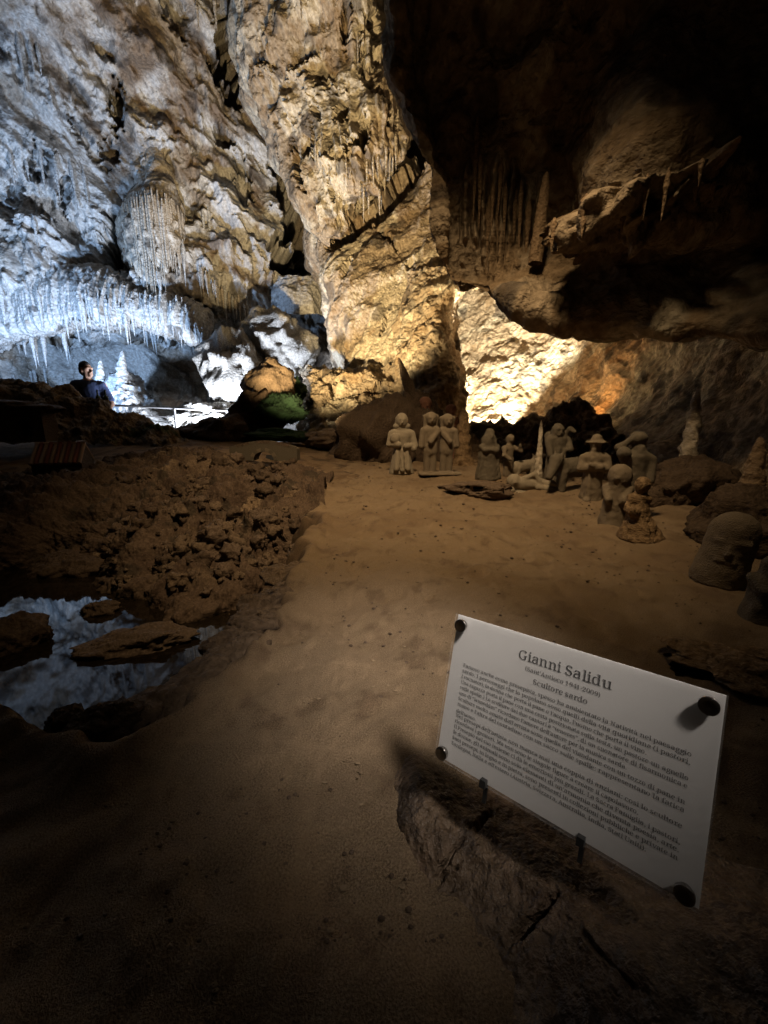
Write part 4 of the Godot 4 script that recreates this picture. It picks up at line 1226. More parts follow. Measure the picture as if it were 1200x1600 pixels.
	statue("statue", "dark hooded stone figure beside the large rounded stone", 1190, 966, 838, -0.6, q, M.dark_stone, 0.009)
	# small white cat on the rock shelf
	var cat := thing("cat_figure", "tiny white stone cat on the rocks below the column", "statue", at(523, 669, 6.35), 0.2)
	part("figure", solid(scaled([c_(V(-.3, .3, 0), V(.35, .35, 0), .34, .3), c_(V(.38, .6, .05), V(.38, .66, .05), .24, .2), c_(V(.28, .8, .05), V(.26, .98, .05), .08, .02), c_(V(.5, .8, .05), V(.54, .98, .05), .08, .02), c_(V(-.3, .2, .2), V(-.3, 0, .25), .12, .1), c_(V(.3, .2, .2), V(.3, 0, .25), .12, .1), c_(V(-.55, .4, 0), V(-.75, .7, 0), .08, .05)], 0.17), 0.008, 0.012), M.white_rock, cat)

# ---------------------------------------------------------------- other things
func boulder(called: String, label: String, category: String, u: float, v: float, z: float, w: float, h: float, d: float, m: Material, sd: float, turn := 0.0, amp := 0.25, group := "") -> MeshInstance3D:
	var s := z / FOCAL
	var o := part(called, boulder_mesh(Vector3(w * s * 0.5, h * s * 0.5, d * s * 0.5), sd, amp), m)
	o.position = at(u, v, z)
	o.rotation.z = turn
	tag(o, label, category, group)
	return o

func tapered_spike(len_m: float, r0: float, sd: float, tiers := 0.0) -> ArrayMesh:
	return lathe(0.0, len_m, 34, 16, func(t: float, a: float) -> float:
		var b := r0 * (1.0 - 0.68 * t) * sqrt(maxf(0.0, 1.0 - pow(t, 8.0)))
		return b * (1.0 + (0.35 + tiers) * n_mid.get_noise_3dv(Vector3(cos(a) * 0.6 + sd, t * 5.0, sin(a) * 0.6)) + 0.5 * tiers * absf(sin(t * 16.0 + sd + 1.1 * cos(a) + 2.0 * n_mid.get_noise_2d(t * 3.0, sd)))))

func spike(label: String, u: float, v: float, z: float, u1: float, v1: float, w: float, m: Material, sd: float, tiers := 0.0) -> void:
	var a := at(u, v, z)
	var b := at(u1, v1, z)
	var o := part("stalagmite", tapered_spike(a.distance_to(b), w * z / FOCAL * 0.5, sd, tiers), m)
	o.position = a
	var y := (b - a).normalized()
	var x := y.cross(Vector3.BACK).normalized()
	o.basis = Basis(x, y, x.cross(y))
	tag(o, label, "stalagmite")

func build_things() -> void:
	var r: Rock
	# rock pile in front of the alcove
	r = sheet(px_rows([
		[[690, 690, 6.1], [735, 676, 6.1], [790, 672, 6.1], [850, 656, 6.1], [905, 634, 6.0], [935, 652, 5.8], [985, 690, 5.2], [1030, 720, 4.6]],
		[[690, 690, 5.7], [735, 672, 5.7], [790, 668, 5.7], [850, 650, 5.7], [905, 628, 5.6], [930, 646, 5.4], [975, 690, 4.9], [1020, 725, 4.4]],
		[[690, 715, 5.4], [735, 700, 5.4], [790, 695, 5.3], [850, 690, 5.2], [905, 676, 5.1], [930, 690, 5.0], [970, 730, 4.5], [1015, 760, 3.9]],
		[[690, 750, 5.1], [735, 745, 5.0], [790, 745, 4.9], [850, 745, 4.7], [905, 745, 4.6], [930, 750, 4.5], [965, 780, 4.0], [1010, 810, 3.4]],
	]), 190, 90)
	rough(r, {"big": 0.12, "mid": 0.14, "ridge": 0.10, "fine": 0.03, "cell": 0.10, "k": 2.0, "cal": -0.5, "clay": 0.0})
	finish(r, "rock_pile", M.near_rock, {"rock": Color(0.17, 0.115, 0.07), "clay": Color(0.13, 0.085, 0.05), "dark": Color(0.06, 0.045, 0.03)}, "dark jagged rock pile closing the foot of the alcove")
	boulder("boulder", "dark brown boulder behind the woman in the long dress", "boulder", 596, 695, 5.6, 130, 120, 110, M.bark_rock, 3.1, 0.0, 0.3)
	boulder("boulder", "dark boulder under the leaning spike behind the stone pair", "boulder", 660, 700, 5.75, 70, 130, 80, M.bark_rock, 9.4, 0.0, 0.3)
	spike("dark stalagmite spike leaning over the stone pair", 664, 672, 5.6, 622, 558, 26, M.bark_rock, 2.0, 0.1)
	spike("short rough ochre stalagmite stump beside the stone pair", 722, 730, 5.0, 725, 634, 30, M.ochre_rock, 5.5, 0.25)
	spike("thin pale stone rod standing beside the shepherd", 840, 752, 3.9, 846, 656, 13, M.cream_calcite, 7.5, 0.12)
	spike("tall knobbly pale stalagmite in front of the dark wall", 1072, 745, 3.1, 1091, 602, 24, M.cream_calcite, 1.2, 0.5)
	spike("plain dark stalagmite behind the large rounded stone", 1168, 800, 2.3, 1188, 682, 42, M.brown_calcite, 4.4, 0.1)
	boulder("boulder", "unseen boulder added beside the alcove floodlight to shade the wall", "boulder", 784, 714, 7.35, 54, 56, 50, M.ochre_rock, 6.6, 0.0, 0.08)  # added out of view to throw the diagonal shade across the alcove wall
	boulder("yellow_rock", "small yellow rock catching the amber light by the stump", "rock", 730, 676, 5.75, 24, 20, 20, flat_mat("yellow", lin(0.62, 0.47, 0.10), 0.9), 6.0)
	# rocks at the foot of the right wall
	for w in [[1030, 790, 3.0, 90, 90, "low dark rock below the knobbly stalagmite"], [1075, 770, 2.9, 100, 90, "dark rock heap between knobbly stalagmite and large rounded stone"], [1175, 830, 2.0, 120, 110, "dark rock under the plain stalagmite"], [960, 740, 4.0, 80, 80, "dark rock behind the basket girl"], [1060, 860, 2.2, 60, 40, "small dark rock at the sand's edge beside the large rounded stone"]]:
		boulder("boulder", w[5], "boulder", w[0], w[1], w[2], w[3], w[4], w[3], M.bark_rock, w[0] * 0.13, 0.0, 0.3)
	# boulders by the far wall
	boulder("boulder", "tall pale boulder behind the railing", "boulder", 372, 595, 9.4, 90, 110, 90, M.white_rock, 12.2, 0.2, 0.3)
	boulder("boulder", "bluish white boulder wedged under the rock column", "boulder", 438, 545, 9.8, 90, 80, 90, M.white_rock, 15.7, -0.3, 0.3)
	boulder("boulder", "low white rock at the foot of the railing", "boulder", 330, 655, 8.8, 90, 40, 60, M.white_rock, 25.0, 0.0, 0.35)
	boulder("boulder", "brown rounded boulder above the moss tuft", "boulder", 420, 604, 6.9, 66, 64, 62, M.umber_rock, 31.3, 0.25, 0.2)
	boulder("boulder", "dark lumpy rock beside the end of the railing", "boulder", 345, 680, 6.4, 90, 44, 60, M.bark_rock, 35.3, 0.0, 0.35)
	boulder("boulder", "dark rock under the brown rounded boulder", "boulder", 400, 655, 6.8, 70, 70, 60, M.bark_rock, 37.3, 0.0, 0.35)
	boulder("boulder", "small flat stone in front of the tiny cat", "boulder", 512, 686, 6.0, 60, 26, 50, M.slate, 38.3, 0.0, 0.3)
	boulder("boulder", "dark green mossy rock beside the brown boulder", "boulder", 458, 612, 7.3, 34, 44, 40, M.moss_tuft, 41.0, 0.0, 0.3)
	var mo := boulder("moss_tuft", "bright green moss tuft under the brown boulder", "moss", 436, 643, 6.5, 66, 36, 44, M.moss_tuft, 43.0, 0.1, 0.3)
	sprigs(mo, 900, 0.055)
	boulder("moss_tuft", "flat dull moss cushion in front of the bright tuft", "moss", 440, 680, 6.1, 84, 16, 60, M.moss_tuft, 45.0, -0.05, 0.3)
	# tiered candle stalagmites on the white slope
	spike("white tiered stalagmite on top of the flowstone slope", 190, 604, 9.5, 191, 548, 20, M.calcite, 8.0, 0.22)
	spike("short white stalagmite behind the visitor's shoulder", 157, 600, 9.6, 157, 562, 14, M.calcite, 9.0, 0.2)
	# pond rocks
	var isl := part("boulder", boulder_mesh(Vector3(0.19, 0.045, 0.085), 51.0, 0.35), M.slate)
	isl.position = gp(212, 1006, WATER) + Vector3(0, 0.012, 0)
	isl.rotation.y = 0.25
	tag(isl, "flat brown slab rising from the pond", "rock")
	for w in [[15, 1000, .13, .09, .12, "dark rounded rock at the pond's outer edge"], [158, 955, .07, .05, .05, "small dark rock poking from the pond"], [110, 890, .22, .10, .14, "low dark rock at the far pond shore"], [380, 905, .12, .10, .10, "dark rock where bank and pond meet"]]:
		var o := part("boulder", boulder_mesh(Vector3(w[2], w[3], w[4]), w[0] * 0.7, 0.3), M.bark_rock)
		o.position = gp(w[0], w[1], WATER)
		tag(o, w[5], "rock")
	for w in [[140, 1138, .045, .035, .04, "rounded brown rock on the near pond rim"], [182, 1128, .055, .035, .04, "long brown rock on the near pond rim"], [105, 1132, .035, .03, .03, "small brown rock on the near pond rim"]]:
		var o := part("boulder", boulder_mesh(Vector3(w[2], w[3], w[4]), w[0] * 0.9, 0.3), M.bark_rock)
		o.position = gp(w[0], w[1], 0.0)
		tag(o, w[5], "rock")
	# flat stones on the sand
	var fs := part("flat_stone", boulder_mesh(Vector3(0.20, 0.055, 0.12), 61.0, 0.35, 44, 1.0), M.slate)
	fs.position = stand(752, 772) + Vector3(0, 0.03, 0)
	fs.rotation.z = -0.06
	tag(fs, "layered brown flat stone lying on the sand", "stone")
	fs = part("flat_stone", boulder_mesh(Vector3(0.12, 0.035, 0.07), 64.0, 0.35), M.slate)
	fs.position = stand(712, 766) + Vector3(0, 0.015, 0)
	tag(fs, "small brown flat stone touching the layered one", "stone")
	var sl := part("flat_stone", boulder_mesh(Vector3(0.15, 0.025, 0.085), 71.0, 0.35, 48, 1.0), M.ochre_rock)
	sl.position = stand(1185, 1060) + Vector3(0, 0.015, 0)
	sl.rotation.y = -0.45
	tag(sl, "flat ochre slab on the sand behind the sign", "stone")
	build_bridge()
	build_house()
	build_railing()
	build_person()

func box(size: Vector3) -> BoxMesh:
	var b := BoxMesh.new()
	b.size = size
	return b

func build_bridge() -> void:
	var z := 4.0
	var p := at(416, 716, z)
	var s := z / FOCAL
	var t := thing("miniature_bridge", "small stone arch bridge on the sand above the pond bank", "bridge", p, 0.06)
	var body := CSGCombiner3D.new()
	body.name = "arch"
	t.add_child(body, true)
	var pts := PackedVector2Array()
	var w := 100.0 * s
	var h := 24.0 * s
	for i in 13:
		var a := float(i) / 12.0
		pts.append(Vector2((a - 0.5) * w, h * (0.62 + 0.38 * sin(a * PI))))
	pts.append(Vector2(w * 0.5, -0.02))
	pts.append(Vector2(w * 0.16, -0.02))
	for i in 11:
		var a := PI * i / 10.0
		pts.append(Vector2(cos(a) * w * 0.15, sin(a) * h * 0.55 - 0.01))
	pts.append(Vector2(-w * 0.5, -0.02))
	var poly := CSGPolygon3D.new()
	poly.name = "arch_shape"
	poly.polygon = pts
	poly.depth = 0.22
	poly.material = M.dark_stone
	body.add_child(poly, true)
	poly.position.z = 0.11
	for i in 9:
		var a := PI * (i + 0.5) / 9.0
		var st := part("arch_stone", box(Vector3(0.042, 0.034, 0.235)), M.grey_stone if i % 2 else M.dark_stone, t, Vector3(cos(a) * (w * 0.15 + 0.018), sin(a) * (h * 0.55 + 0.016) - 0.01, 0))
		st.rotation.z = a - PI / 2
	for i in 10:
		var a := (i + 0.5) / 10.0
		var st := part("parapet_stone", box(Vector3(w / 10.6, 0.03, 0.05)), M.slate if i % 3 else M.dark_stone, t, Vector3((a - 0.5) * w, h * (0.62 + 0.38 * sin(a * PI)) + 0.008, 0.085))
		st.rotation.z = atan(0.38 * PI * cos(a * PI) * h / w)

func build_house() -> void:
	var z := 4.05
	var s := z / FOCAL
	var p := at(104, 746, z)
	var t := thing("miniature_house", "miniature dark house with a red and cream striped tile roof", "house", p, 0.35)
	var w := 62.0 * s
	var h := 25.0 * s
	var d := 0.36
	part("wall", box(Vector3(w, h, d)), M.bark_rock, t, Vector3(0, h / 2, 0))
	var gable := PrismMesh.new()
	gable.size = Vector3(d, 27 * s, w)
	var g := part("gable", gable, M.bark_rock, t, Vector3(0, h + 13.5 * s, 0))
	g.rotation.y = PI / 2
	var door := part("door", box(Vector3(0.07, h * 0.62, 0.012)), flat_mat("door_wood", lin(0.03, 0.02, 0.012), 0.9), t, Vector3(0.06, h * 0.31, d / 2 + 0.004))
	part("window", box(Vector3(0.05, 0.05, 0.012)), M.door_wood, t, Vector3(-0.12, h * 0.6, d / 2 + 0.004))
	var red := flat_mat("roof_red", lin(0.20, 0.06, 0.04), 0.9)
	var cream := flat_mat("roof_cream", lin(0.26, 0.17, 0.11), 0.9)
	var slope := Vector2(d / 2 + 0.03, 27 * s)
	var run := slope.length() + 0.02
	for side in [1, -1]:
		for i in 11:
			var tile := CylinderMesh.new()
			tile.top_radius = w / 22.0
			tile.bottom_radius = w / 22.0
			tile.height = run
			tile.radial_segments = 10
			tile.rings = 1
			var o := part("roof_tile", tile, red if i % 2 else cream, t, Vector3((i - 5) * w / 10.6, h + 13.5 * s, side * (d / 4 + 0.008)))
			o.rotation.x = -side * (PI / 2 - atan2(slope.y, slope.x))
	# dark hut further left
	var q := at(30, 690, 5.2)
	var hut := thing("miniature_hut", "dark miniature stone hut with two openings on the left ledge", "hut", q, 0.3)
	var c := CSGCombiner3D.new()
	c.name = "wall"
	hut.add_child(c, true)
	var b := CSGBox3D.new()
	b.name = "block"
	b.size = Vector3(0.75, 0.42, 0.4)
	b.position.y = 0.21
	b.material = M.bark_rock
	c.add_child(b, true)
	for x in [-0.2, 0.18]:
		var o := CSGBox3D.new()
		o.name = "opening"
		o.operation = CSGShape3D.OPERATION_SUBTRACTION
		o.size = Vector3(0.13, 0.2, 0.3)
		o.position = Vector3(x, 0.17, 0.12)
		o.material = M.bark_rock
		c.add_child(o, true)
	part("roof", boulder_mesh(Vector3(0.45, 0.08, 0.27), 81.0, 0.25), M.bark_rock, hut, Vector3(0, 0.43, 0))

func bar(a: Vector3, b: Vector3, r: float) -> ArrayMesh:
	var m := lathe(0.0, a.distance_to(b), 2, 10, func(_t: float, _a: float) -> float: return r)
	return m

func bar_part(called: String, a: Vector3, b: Vector3, r: float, m: Material, parent: Node3D) -> void:
	var o := part(called, bar(a, b, r), m, parent)
	var y := (b - a).normalized()
	var x := y.cross(Vector3.BACK if absf(y.z) < 0.9 else Vector3.UP).normalized()
	o.transform = Transform3D(Basis(x, y, x.cross(y)), a - parent.position)

func build_railing() -> void:
	var m := flat_mat("rail_steel", lin(0.16, 0.15, 0.14), 0.4, 0.7)
	var a := at(150, 632, 7.0)
	var b := at(272, 638, 7.4)
	var c := at(420, 645, 8.0)
	var t := thing("railing", "thin steel railing of the visitors' path before the white slope", "railing", Vector3(b.x, b.y - 0.95, b.z))
	bar_part("rail", a, b, 0.018, m, t)
	bar_part("rail", b, c, 0.018, m, t)
	for dy in [-0.16, -0.4]:
		bar_part("wire", a + Vector3(0, dy, 0), b + Vector3(0, dy, 0), 0.008, m, t)
		bar_part("wire", b + Vector3(0, dy, 0), c + Vector3(0, dy, 0), 0.008, m, t)
	for p in [a, b, c]:
		bar_part("post", p + Vector3(0, -0.95, 0), p + Vector3(0, -0.01, 0), 0.022, m, t)
	# two bottles on the ledge
	var green := StandardMaterial3D.new()
	green.resource_name = "bottle_glass"
	green.albedo_color = lin(0.02, 0.04, 0.012)
	green.roughness = 0.08
	var bm := lathe(0.0, 1.0, 30, 18, func(tt: float, _a: float) -> float:
		if tt < 0.02: return 0.115 * tt / 0.02
		if tt < 0.60: return 0.115
		if tt < 0.74: return lerpf(0.115, 0.042, smoothstep(0.60, 0.74, tt))
		if tt > 0.985: return 0.045 * (1.0 - tt) / 0.015
		return 0.045 if tt > 0.95 else 0.041)
	for w in [[156, 640, "dark green wine bottle standing close to the visitor's arm"], [168, 640, "dark green wine bottle standing farther from the visitor"]]:
		var p := at(w[0], w[1], 6.15)
		var bt := thing("bottle", w[2], "bottle", p, 0, "bottles on the ledge")
		var o := part("glass", bm, green, bt)
		o.scale = Vector3(0.32, 0.30, 0.32)
		var lb := lathe(0.06, 0.145, 2, 18, func(_t: float, _a: float) -> float: return 0.0375)
		part("label_paper", lb, flat_mat("paper_label", lin(0.22, 0.20, 0.15), 0.8), bt)

func build_person() -> void:
	var z := 6.75
	var top := at(133, 566, z)
	var hgt := 1.80
	var t := thing("person", "visitor in a dark blue T-shirt looking towards the white flowstone", "person", top - Vector3(0, hgt, 0), 0.55)
	# unit prims in metres; faces +z, head turned to the right of the picture
	var legs := []
	for s in [-1.0, 1.0]:
		legs += [c_(V(s * .10, .90, 0), V(s * .11, .48, .01), .095, .065), c_(V(s * .11, .48, .01), V(s * .11, .08, -.02), .062, .042), c_(V(s * .11, .04, -.04), V(s * .12, .035, .15), .045, .04)]
	var arms := []
	for s in [-1.0, 1.0]:
		var el := V(s * .29, 1.12, .0 if s < 0 else .06)
		var wr := V(s * .24, .98, .22)
		arms += [c_(V(s * .20, 1.43, -.01), el, .062, .045), c_(el, wr, .044, .03), c_(wr, wr + V(-s * .03, -.01, .08), .032, .028)]
		for k in 4:
			var f0 := wr + V(-s * .03 + (k - 1.5) * .018, -.01, .09)
			arms += [c_(f0, f0 + V(0, -.012, .05 - absf(k - 1.4) * .006), .0095, .009), c_(f0 + V(0, -.012, .05), f0 + V(0, -.035, .065), .009, .008)]
		arms += [c_(wr + V(-s * .03, .0, .04), wr + V(-s * .075, .0, .09), .011, .009)]
	var body := [c_(V(0, 1.42, -.015), V(0, 1.56, .005), .06, .055), c_(V(0, .95, 0), V(0, 1.38, 0), .15, .16, V(1, 1, .68))]
	var hb := Basis(Vector3.UP, 0.75)
	var hc := V(0, 1.66, .02)
	var head := [e_(hc + V(0, .02, 0), .098, V(.86, 1.2, 1.0)), c_(hc + hb * V(0, -.06, .04), hc + hb * V(0, -.075, .075), .06, .035), c_(hc + hb * V(0, .025, .094), hc + hb * V(0, -.012, .12), .011, .016), c_(hc + hb * V(-.04, .04, .082), hc + hb * V(.04, .04, .082), .014, .014), c_(hc + hb * V(-.022, -.045, .092), hc + hb * V(.022, -.045, .092), .010, .010), e_(hc + hb * V(.085, .0, -.005), .026, V(.5, 1.2, .8)), e_(hc + hb * V(-.085, .0, -.005), .026, V(.5, 1.2, .8))]
	var skin := flat_mat("skin", lin(0.30, 0.17, 0.11), 0.6)
	part("body", solid(body + arms + legs + head, 0.013, 0.03), skin, t)
	var shirt := [c_(V(0, .92, 0), V(0, 1.36, 0), .168, .175, V(1, 1, .70)), c_(V(-.15, 1.42, -.01), V(.15, 1.42, -.01), .075, .075)]
	for s in [-1.0, 1.0]:
		shirt += [c_(V(s * .18, 1.42, -.01), V(s * .275, 1.20, .0 if s < 0 else .04), .078, .068)]
	part("shirt", solid(shirt, 0.014, 0.05, 0.006), flat_mat("shirt_blue", lin(0.022, 0.035, 0.085), 0.9), t)
	var tr := []
	for s in [-1.0, 1.0]:
		tr += [c_(V(s * .095, .92, 0), V(s * .11, .48, .01), .115, .085), c_(V(s * .11, .48, .01), V(s * .11, .10, -.02), .085, .07)]
	part("trousers", solid(tr, 0.018, 0.04), flat_mat("trouser_cloth", lin(0.03, 0.03, 0.035), 0.95), t)
	var hair := [e_(hc + hb * V(0, .052, -.018), .103, V(.9, 1.05, 1.0)), e_(hc + hb * V(0, .0, -.055), .075, V(1.0, 1.1, .8)), ["cut", hc + hb * V(0, -.03, .10), hc + hb * V(0, .015, .10), .075, .075]]
	part("hair", solid(hair, 0.010, 0.02, 0.006), flat_mat("hair_black", lin(0.012, 0.010, 0.009), 0.7), t)

# ---------------------------------------------------------------- sign
func build_sign() -> void:
	# dark flaky rock that carries the sign
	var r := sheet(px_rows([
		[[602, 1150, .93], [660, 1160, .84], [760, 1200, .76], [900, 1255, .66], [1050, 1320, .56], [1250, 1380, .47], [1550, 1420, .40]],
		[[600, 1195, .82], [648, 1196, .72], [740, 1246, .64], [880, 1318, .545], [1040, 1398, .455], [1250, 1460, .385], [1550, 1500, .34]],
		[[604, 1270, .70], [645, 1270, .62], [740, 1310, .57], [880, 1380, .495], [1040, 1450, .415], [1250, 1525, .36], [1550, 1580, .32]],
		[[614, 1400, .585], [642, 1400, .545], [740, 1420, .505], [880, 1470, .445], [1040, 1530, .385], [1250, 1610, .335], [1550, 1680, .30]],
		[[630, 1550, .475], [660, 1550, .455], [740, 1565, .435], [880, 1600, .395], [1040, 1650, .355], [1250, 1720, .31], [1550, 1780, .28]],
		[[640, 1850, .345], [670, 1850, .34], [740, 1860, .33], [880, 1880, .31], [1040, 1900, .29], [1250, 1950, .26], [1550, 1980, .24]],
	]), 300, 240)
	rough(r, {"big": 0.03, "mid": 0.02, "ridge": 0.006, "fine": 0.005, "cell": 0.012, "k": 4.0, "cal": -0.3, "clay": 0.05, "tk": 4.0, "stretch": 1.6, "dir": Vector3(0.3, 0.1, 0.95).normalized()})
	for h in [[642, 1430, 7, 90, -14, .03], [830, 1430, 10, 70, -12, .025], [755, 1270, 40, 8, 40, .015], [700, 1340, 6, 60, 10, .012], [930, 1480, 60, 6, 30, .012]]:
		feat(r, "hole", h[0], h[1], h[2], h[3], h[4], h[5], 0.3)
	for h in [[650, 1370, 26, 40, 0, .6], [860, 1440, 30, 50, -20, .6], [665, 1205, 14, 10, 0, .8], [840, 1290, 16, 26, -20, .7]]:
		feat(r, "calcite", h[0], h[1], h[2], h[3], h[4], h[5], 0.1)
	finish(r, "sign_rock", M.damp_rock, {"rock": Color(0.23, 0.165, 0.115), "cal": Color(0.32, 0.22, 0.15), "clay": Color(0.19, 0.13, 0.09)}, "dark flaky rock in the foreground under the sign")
	# the plate: corners surveyed from the photograph as a true rectangle
	var zt := 0.585
	var tl := at(717, 960, zt)
	var tr := at(1135, 1087, zt * 0.6671)
	var bl := at(682, 1178, zt * 0.9910)
	var ex := (tr - tl)
	var wid := ex.length()
	ex = ex.normalized()
	var ey := (tl - bl)
	ey = (ey - ex * ey.dot(ex)).normalized()
	var hei := (tl - bl).length()
	var ez := ex.cross(ey).normalized()
	var t := thing("information_sign", "white printed information sheet in a clear plate with four steel studs on the dark rock", "sign", tl - ey * hei + ex * wid * 0.5)
	t.basis = Basis(ex, ey, ez)
	var o2 := Vector3(0, hei / 2, 0)
	var back := flat_mat("paper_white", lin(0.80, 0.79, 0.78), 0.55)
	part("sheet", box(Vector3(wid, hei, 0.003)), back, t, o2)
	var clear := StandardMaterial3D.new()
	clear.resource_name = "clear_plate"
	clear.transparency = BaseMaterial3D.TRANSPARENCY_ALPHA
	clear.albedo_color = Color(1, 1, 1, 0.04)
	clear.roughness = 0.06
	part("cover_plate", box(Vector3(wid + 0.003, hei + 0.003, 0.0025)), clear, t, o2 + Vector3(0, 0, 0.0048))
	var steel := flat_mat("stud_steel", lin(0.36, 0.34, 0.32), 0.28, 1.0)
	for sx in [-1, 1]:
		for sy in [-1, 1]:
			var st := lathe(0.0, 0.010, 8, 28, func(tt: float, _a: float) -> float:
				return 0.0072 if tt < 0.35 else (0.0088 if tt < 0.85 else 0.0088 * sqrt(maxf(0.0, 1.0 - pow((tt - 0.85) / 0.15, 2.0)))))
			var s := part("stud", st, steel, t, o2 + Vector3(sx * (wid / 2 - 0.012), sy * (hei / 2 - 0.012), 0.0061))
			s.rotation.x = PI / 2
	var blk := flat_mat("clip_black", lin(0.02, 0.02, 0.02), 0.5)
	for x in [-0.075, 0.045]:
		var cl := part("clip", box(Vector3(0.008, 0.010, 0.013)), blk, t, Vector3(x, 0.001, 0.003))
		part("peg", box(Vector3(0.005, 0.028, 0.004)), blk, cl, Vector3(0, -0.016, -0.009))
	var ink := flat_mat("ink", lin(0.025, 0.025, 0.028), 0.7)
	var serif := SystemFont.new()
	serif.font_names = PackedStringArray(["Droid Serif"])
	var ital := SystemFont.new()
	ital.font_names = PackedStringArray(["Droid Serif"])
	ital.font_italic = true
	var lines := ["Famoso anche come presepista, spesso ha ambientato la Natività nel paesaggio", "sardo: I personaggi che lo popolano sono quelli della vita quotidiana (i pastori,", "i suonatori, la donna che porta il pane o l'acqua, l'uomo che porta il vino.",
		"Una ragazza porta il pane con una cesta posizionata sulla testa, un pastore un agnello", "sulle spalle.) Le sculture dei due cantori a “tenores”, di un suonatore di fisarmonica e", "uno di “launeddas” ricordano l'amore dell'autore per la musica sarda.",
		"Sculture molto amate dall'artista sono quella del viandante con un tozzo di pane in", "mano e l'altra del contadino con un sacco sulle spalle: rappresentano la fatica", "dell'uomo.",
		"Nei presepi dell'artista non manca mai una coppia di anziani: così lo scultore", "ricordava i genitori. Ma non sono le singole figure a creare il capolavoro.", "Il Presepio nel suo insieme ci dà le emozioni più grandi. La Sacra Famiglia, i pastori,", "le donne, gli animali sono solo elementi di un'armonia che diventa poesia, arte.",
		"Suoi presepi, in legno e in pietra, sono presenti in collezioni pubbliche e private in", "Sardegna, Italia e all'estero (Austria, Svizzera, Australia, India, Stati Uniti)."]
	var short := {2: 0.86, 5: 0.80, 8: 0.115, 10: 0.86, 14: 0.90}
	text_line(t, "Gianni Salidu", serif, 0.36 * wid, 0.0, hei * 0.845, ink, 0.0, true)
	text_line(t, "(Sant'Antioco 1941-2009)", ital, 0.29 * wid, 0.0, hei * 0.782, ink, 0.0, true)
	text_line(t, "Scultore sardo", serif, 0.21 * wid, 0.0, hei * 0.722, ink, 0.0, true)
	var full := wid * 0.865
	for i in lines.size():
		text_line(t, lines[i], serif, full * short.get(i, 1.0), -full / 2, hei * (0.655 - 0.0385 * i), ink, 0.0068, false)

func text_line(t: Node3D, s: String, f: Font, width: float, x: float, y: float, m: Material, high: float, centre: bool) -> void:
	var tm := TextMesh.new()
	tm.text = s
	tm.font = f
	tm.font_size = 24
	tm.pixel_size = 0.01
	tm.depth = 0.0
	tm.curve_step = 2.0
	tm.horizontal_alignment = HORIZONTAL_ALIGNMENT_LEFT
	tm.vertical_alignment = VERTICAL_ALIGNMENT_BOTTOM
	var bb := tm.get_aabb()
	var k := width / maxf(bb.size.x, 0.001)
	var o := part("text_line", tm, m, t)
	var ky := k if high == 0.0 else minf(k * 1.15, high / 0.24)
	o.scale = Vector3(k, ky, 1)
	o.position = Vector3((x - width / 2 if centre else x) - bb.position.x * k, y - bb.position.y * ky, 0.0022)

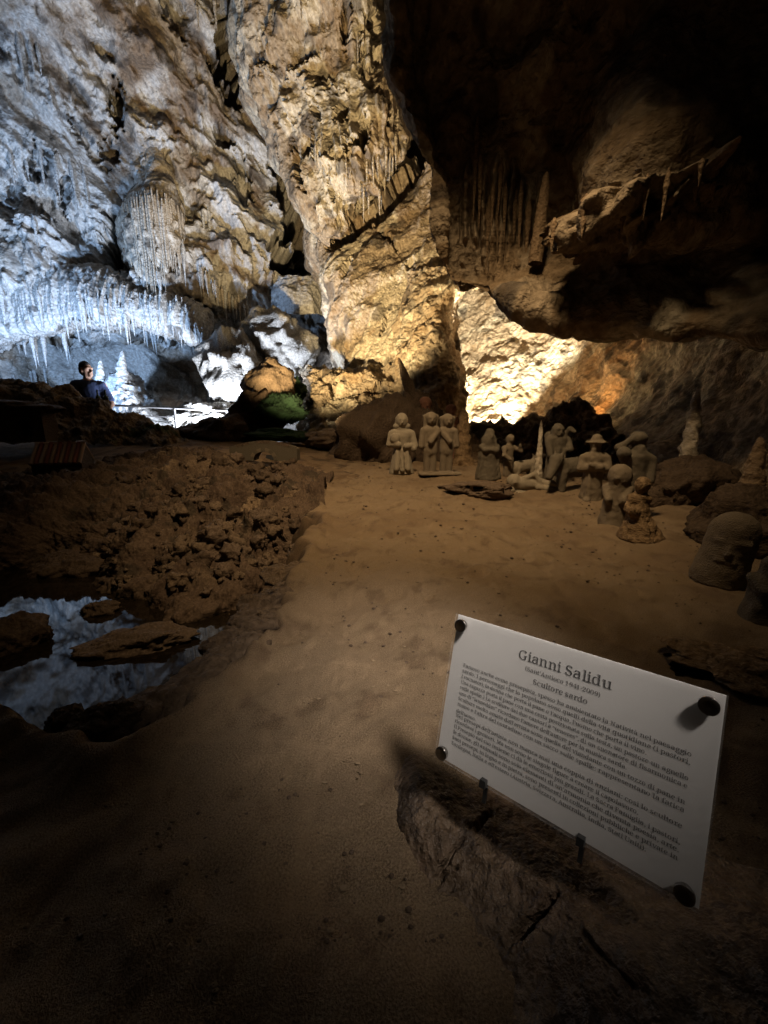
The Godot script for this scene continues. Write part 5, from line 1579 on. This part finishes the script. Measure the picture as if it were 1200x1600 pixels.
# ---------------------------------------------------------------- small things
func build_small() -> void:
	var mm := MultiMesh.new()
	mm.transform_format = MultiMesh.TRANSFORM_3D
	mm.mesh = boulder_mesh(Vector3.ONE, 3.3, 0.3, 10)
	var spots := []
	while spots.size() < 2600:
		var z := -0.35 - 4.6 * pow(rng.randf(), 1.7)
		var x := rng.randf_range(-1.0, 1.0) * (0.5 - z * 0.75)
		if rim_depth(x, z) > -0.06: continue
		if n_mid.get_noise_2d(x * 1.2, z * 1.2) + rng.randf_range(-0.4, 0.4) < -0.05: continue
		var s := (0.0009 + 0.0035 * pow(rng.randf(), 5.0)) * (0.5 - 0.45 * z)
		spots.append(Transform3D(Basis(Vector3.UP, rng.randf() * TAU).scaled(Vector3(s * 1.3, s * 0.8, s)), Vector3(x, sand_level(x, z) + s * 0.3, z)))
	mm.instance_count = spots.size()
	for i in spots.size():
		mm.set_instance_transform(i, spots[i])
	var o := MultiMeshInstance3D.new()
	o.name = "grit"
	o.multimesh = mm
	o.material_override = M.slate
	add_child(o, true)
	tag(o, "scattered dark grit and tiny pebbles on the sand", "grit", "", "stuff")

	var cm := MultiMesh.new()
	cm.transform_format = MultiMesh.TRANSFORM_3D
	cm.mesh = boulder_mesh(Vector3.ONE, 8.3, 0.35, 12)
	var lumps := []
	while lumps.size() < 2600:
		var z := -0.3 - 4.4 * pow(rng.randf(), 1.5)
		var x := rng.randf_range(-1.0, 1.0) * (0.5 - z * 0.75)
		if rim_depth(x, z) > -0.02: continue
		var s := (0.0009 + 0.0035 * pow(rng.randf(), 5.0)) * (0.6 - 0.3 * z)
		lumps.append(Transform3D(Basis(Vector3.UP, rng.randf() * TAU).scaled(Vector3(s * 1.5, s * 0.55, s)), Vector3(x, sand_level(x, z), z)))
	cm.instance_count = lumps.size()
	for i in lumps.size():
		cm.set_instance_transform(i, lumps[i])
	var c := MultiMeshInstance3D.new()
	c.name = "sand_clods"
	c.multimesh = cm
	c.material_override = stone_mat("clod", lin(0.20, 0.145, 0.09), null, 0.3, null, 0.0, 0.95)
	add_child(c, true)
	tag(c, "small clods of caked sand strewn over the floor", "sand", "", "stuff")

func sprigs(o: MeshInstance3D, n: int, size: float) -> void:
	var a: Array = o.mesh.surface_get_arrays(0)
	var p: PackedVector3Array = a[Mesh.ARRAY_VERTEX]
	var nn: PackedVector3Array = a[Mesh.ARRAY_NORMAL]
	var mm := MultiMesh.new()
	mm.transform_format = MultiMesh.TRANSFORM_3D
	mm.mesh = tapered_spike(1.0, 0.16, 1.0)
	mm.mesh = lathe(0.0, 1.0, 3, 5, func(t: float, _a: float) -> float: return 0.13 * (1.0 - t))
	mm.instance_count = n
	for i in n:
		var k := rng.randi() % p.size()
		var y := (nn[k] + Vector3(rng.randf_range(-0.6, 0.6), rng.randf_range(-0.1, 0.6), rng.randf_range(-0.6, 0.6))).normalized()
		var x := y.cross(Vector3.BACK).normalized()
		var s := size * rng.randf_range(0.5, 1.2)
		mm.set_instance_transform(i, Transform3D(Basis(x * s, y * s, x.cross(y) * s), p[k]))
	var m := MultiMeshInstance3D.new()
	m.name = "sprigs"
	m.multimesh = mm
	m.material_override = o.material_override
	m.set_meta("kind", "stuff")
	o.add_child(m, true)
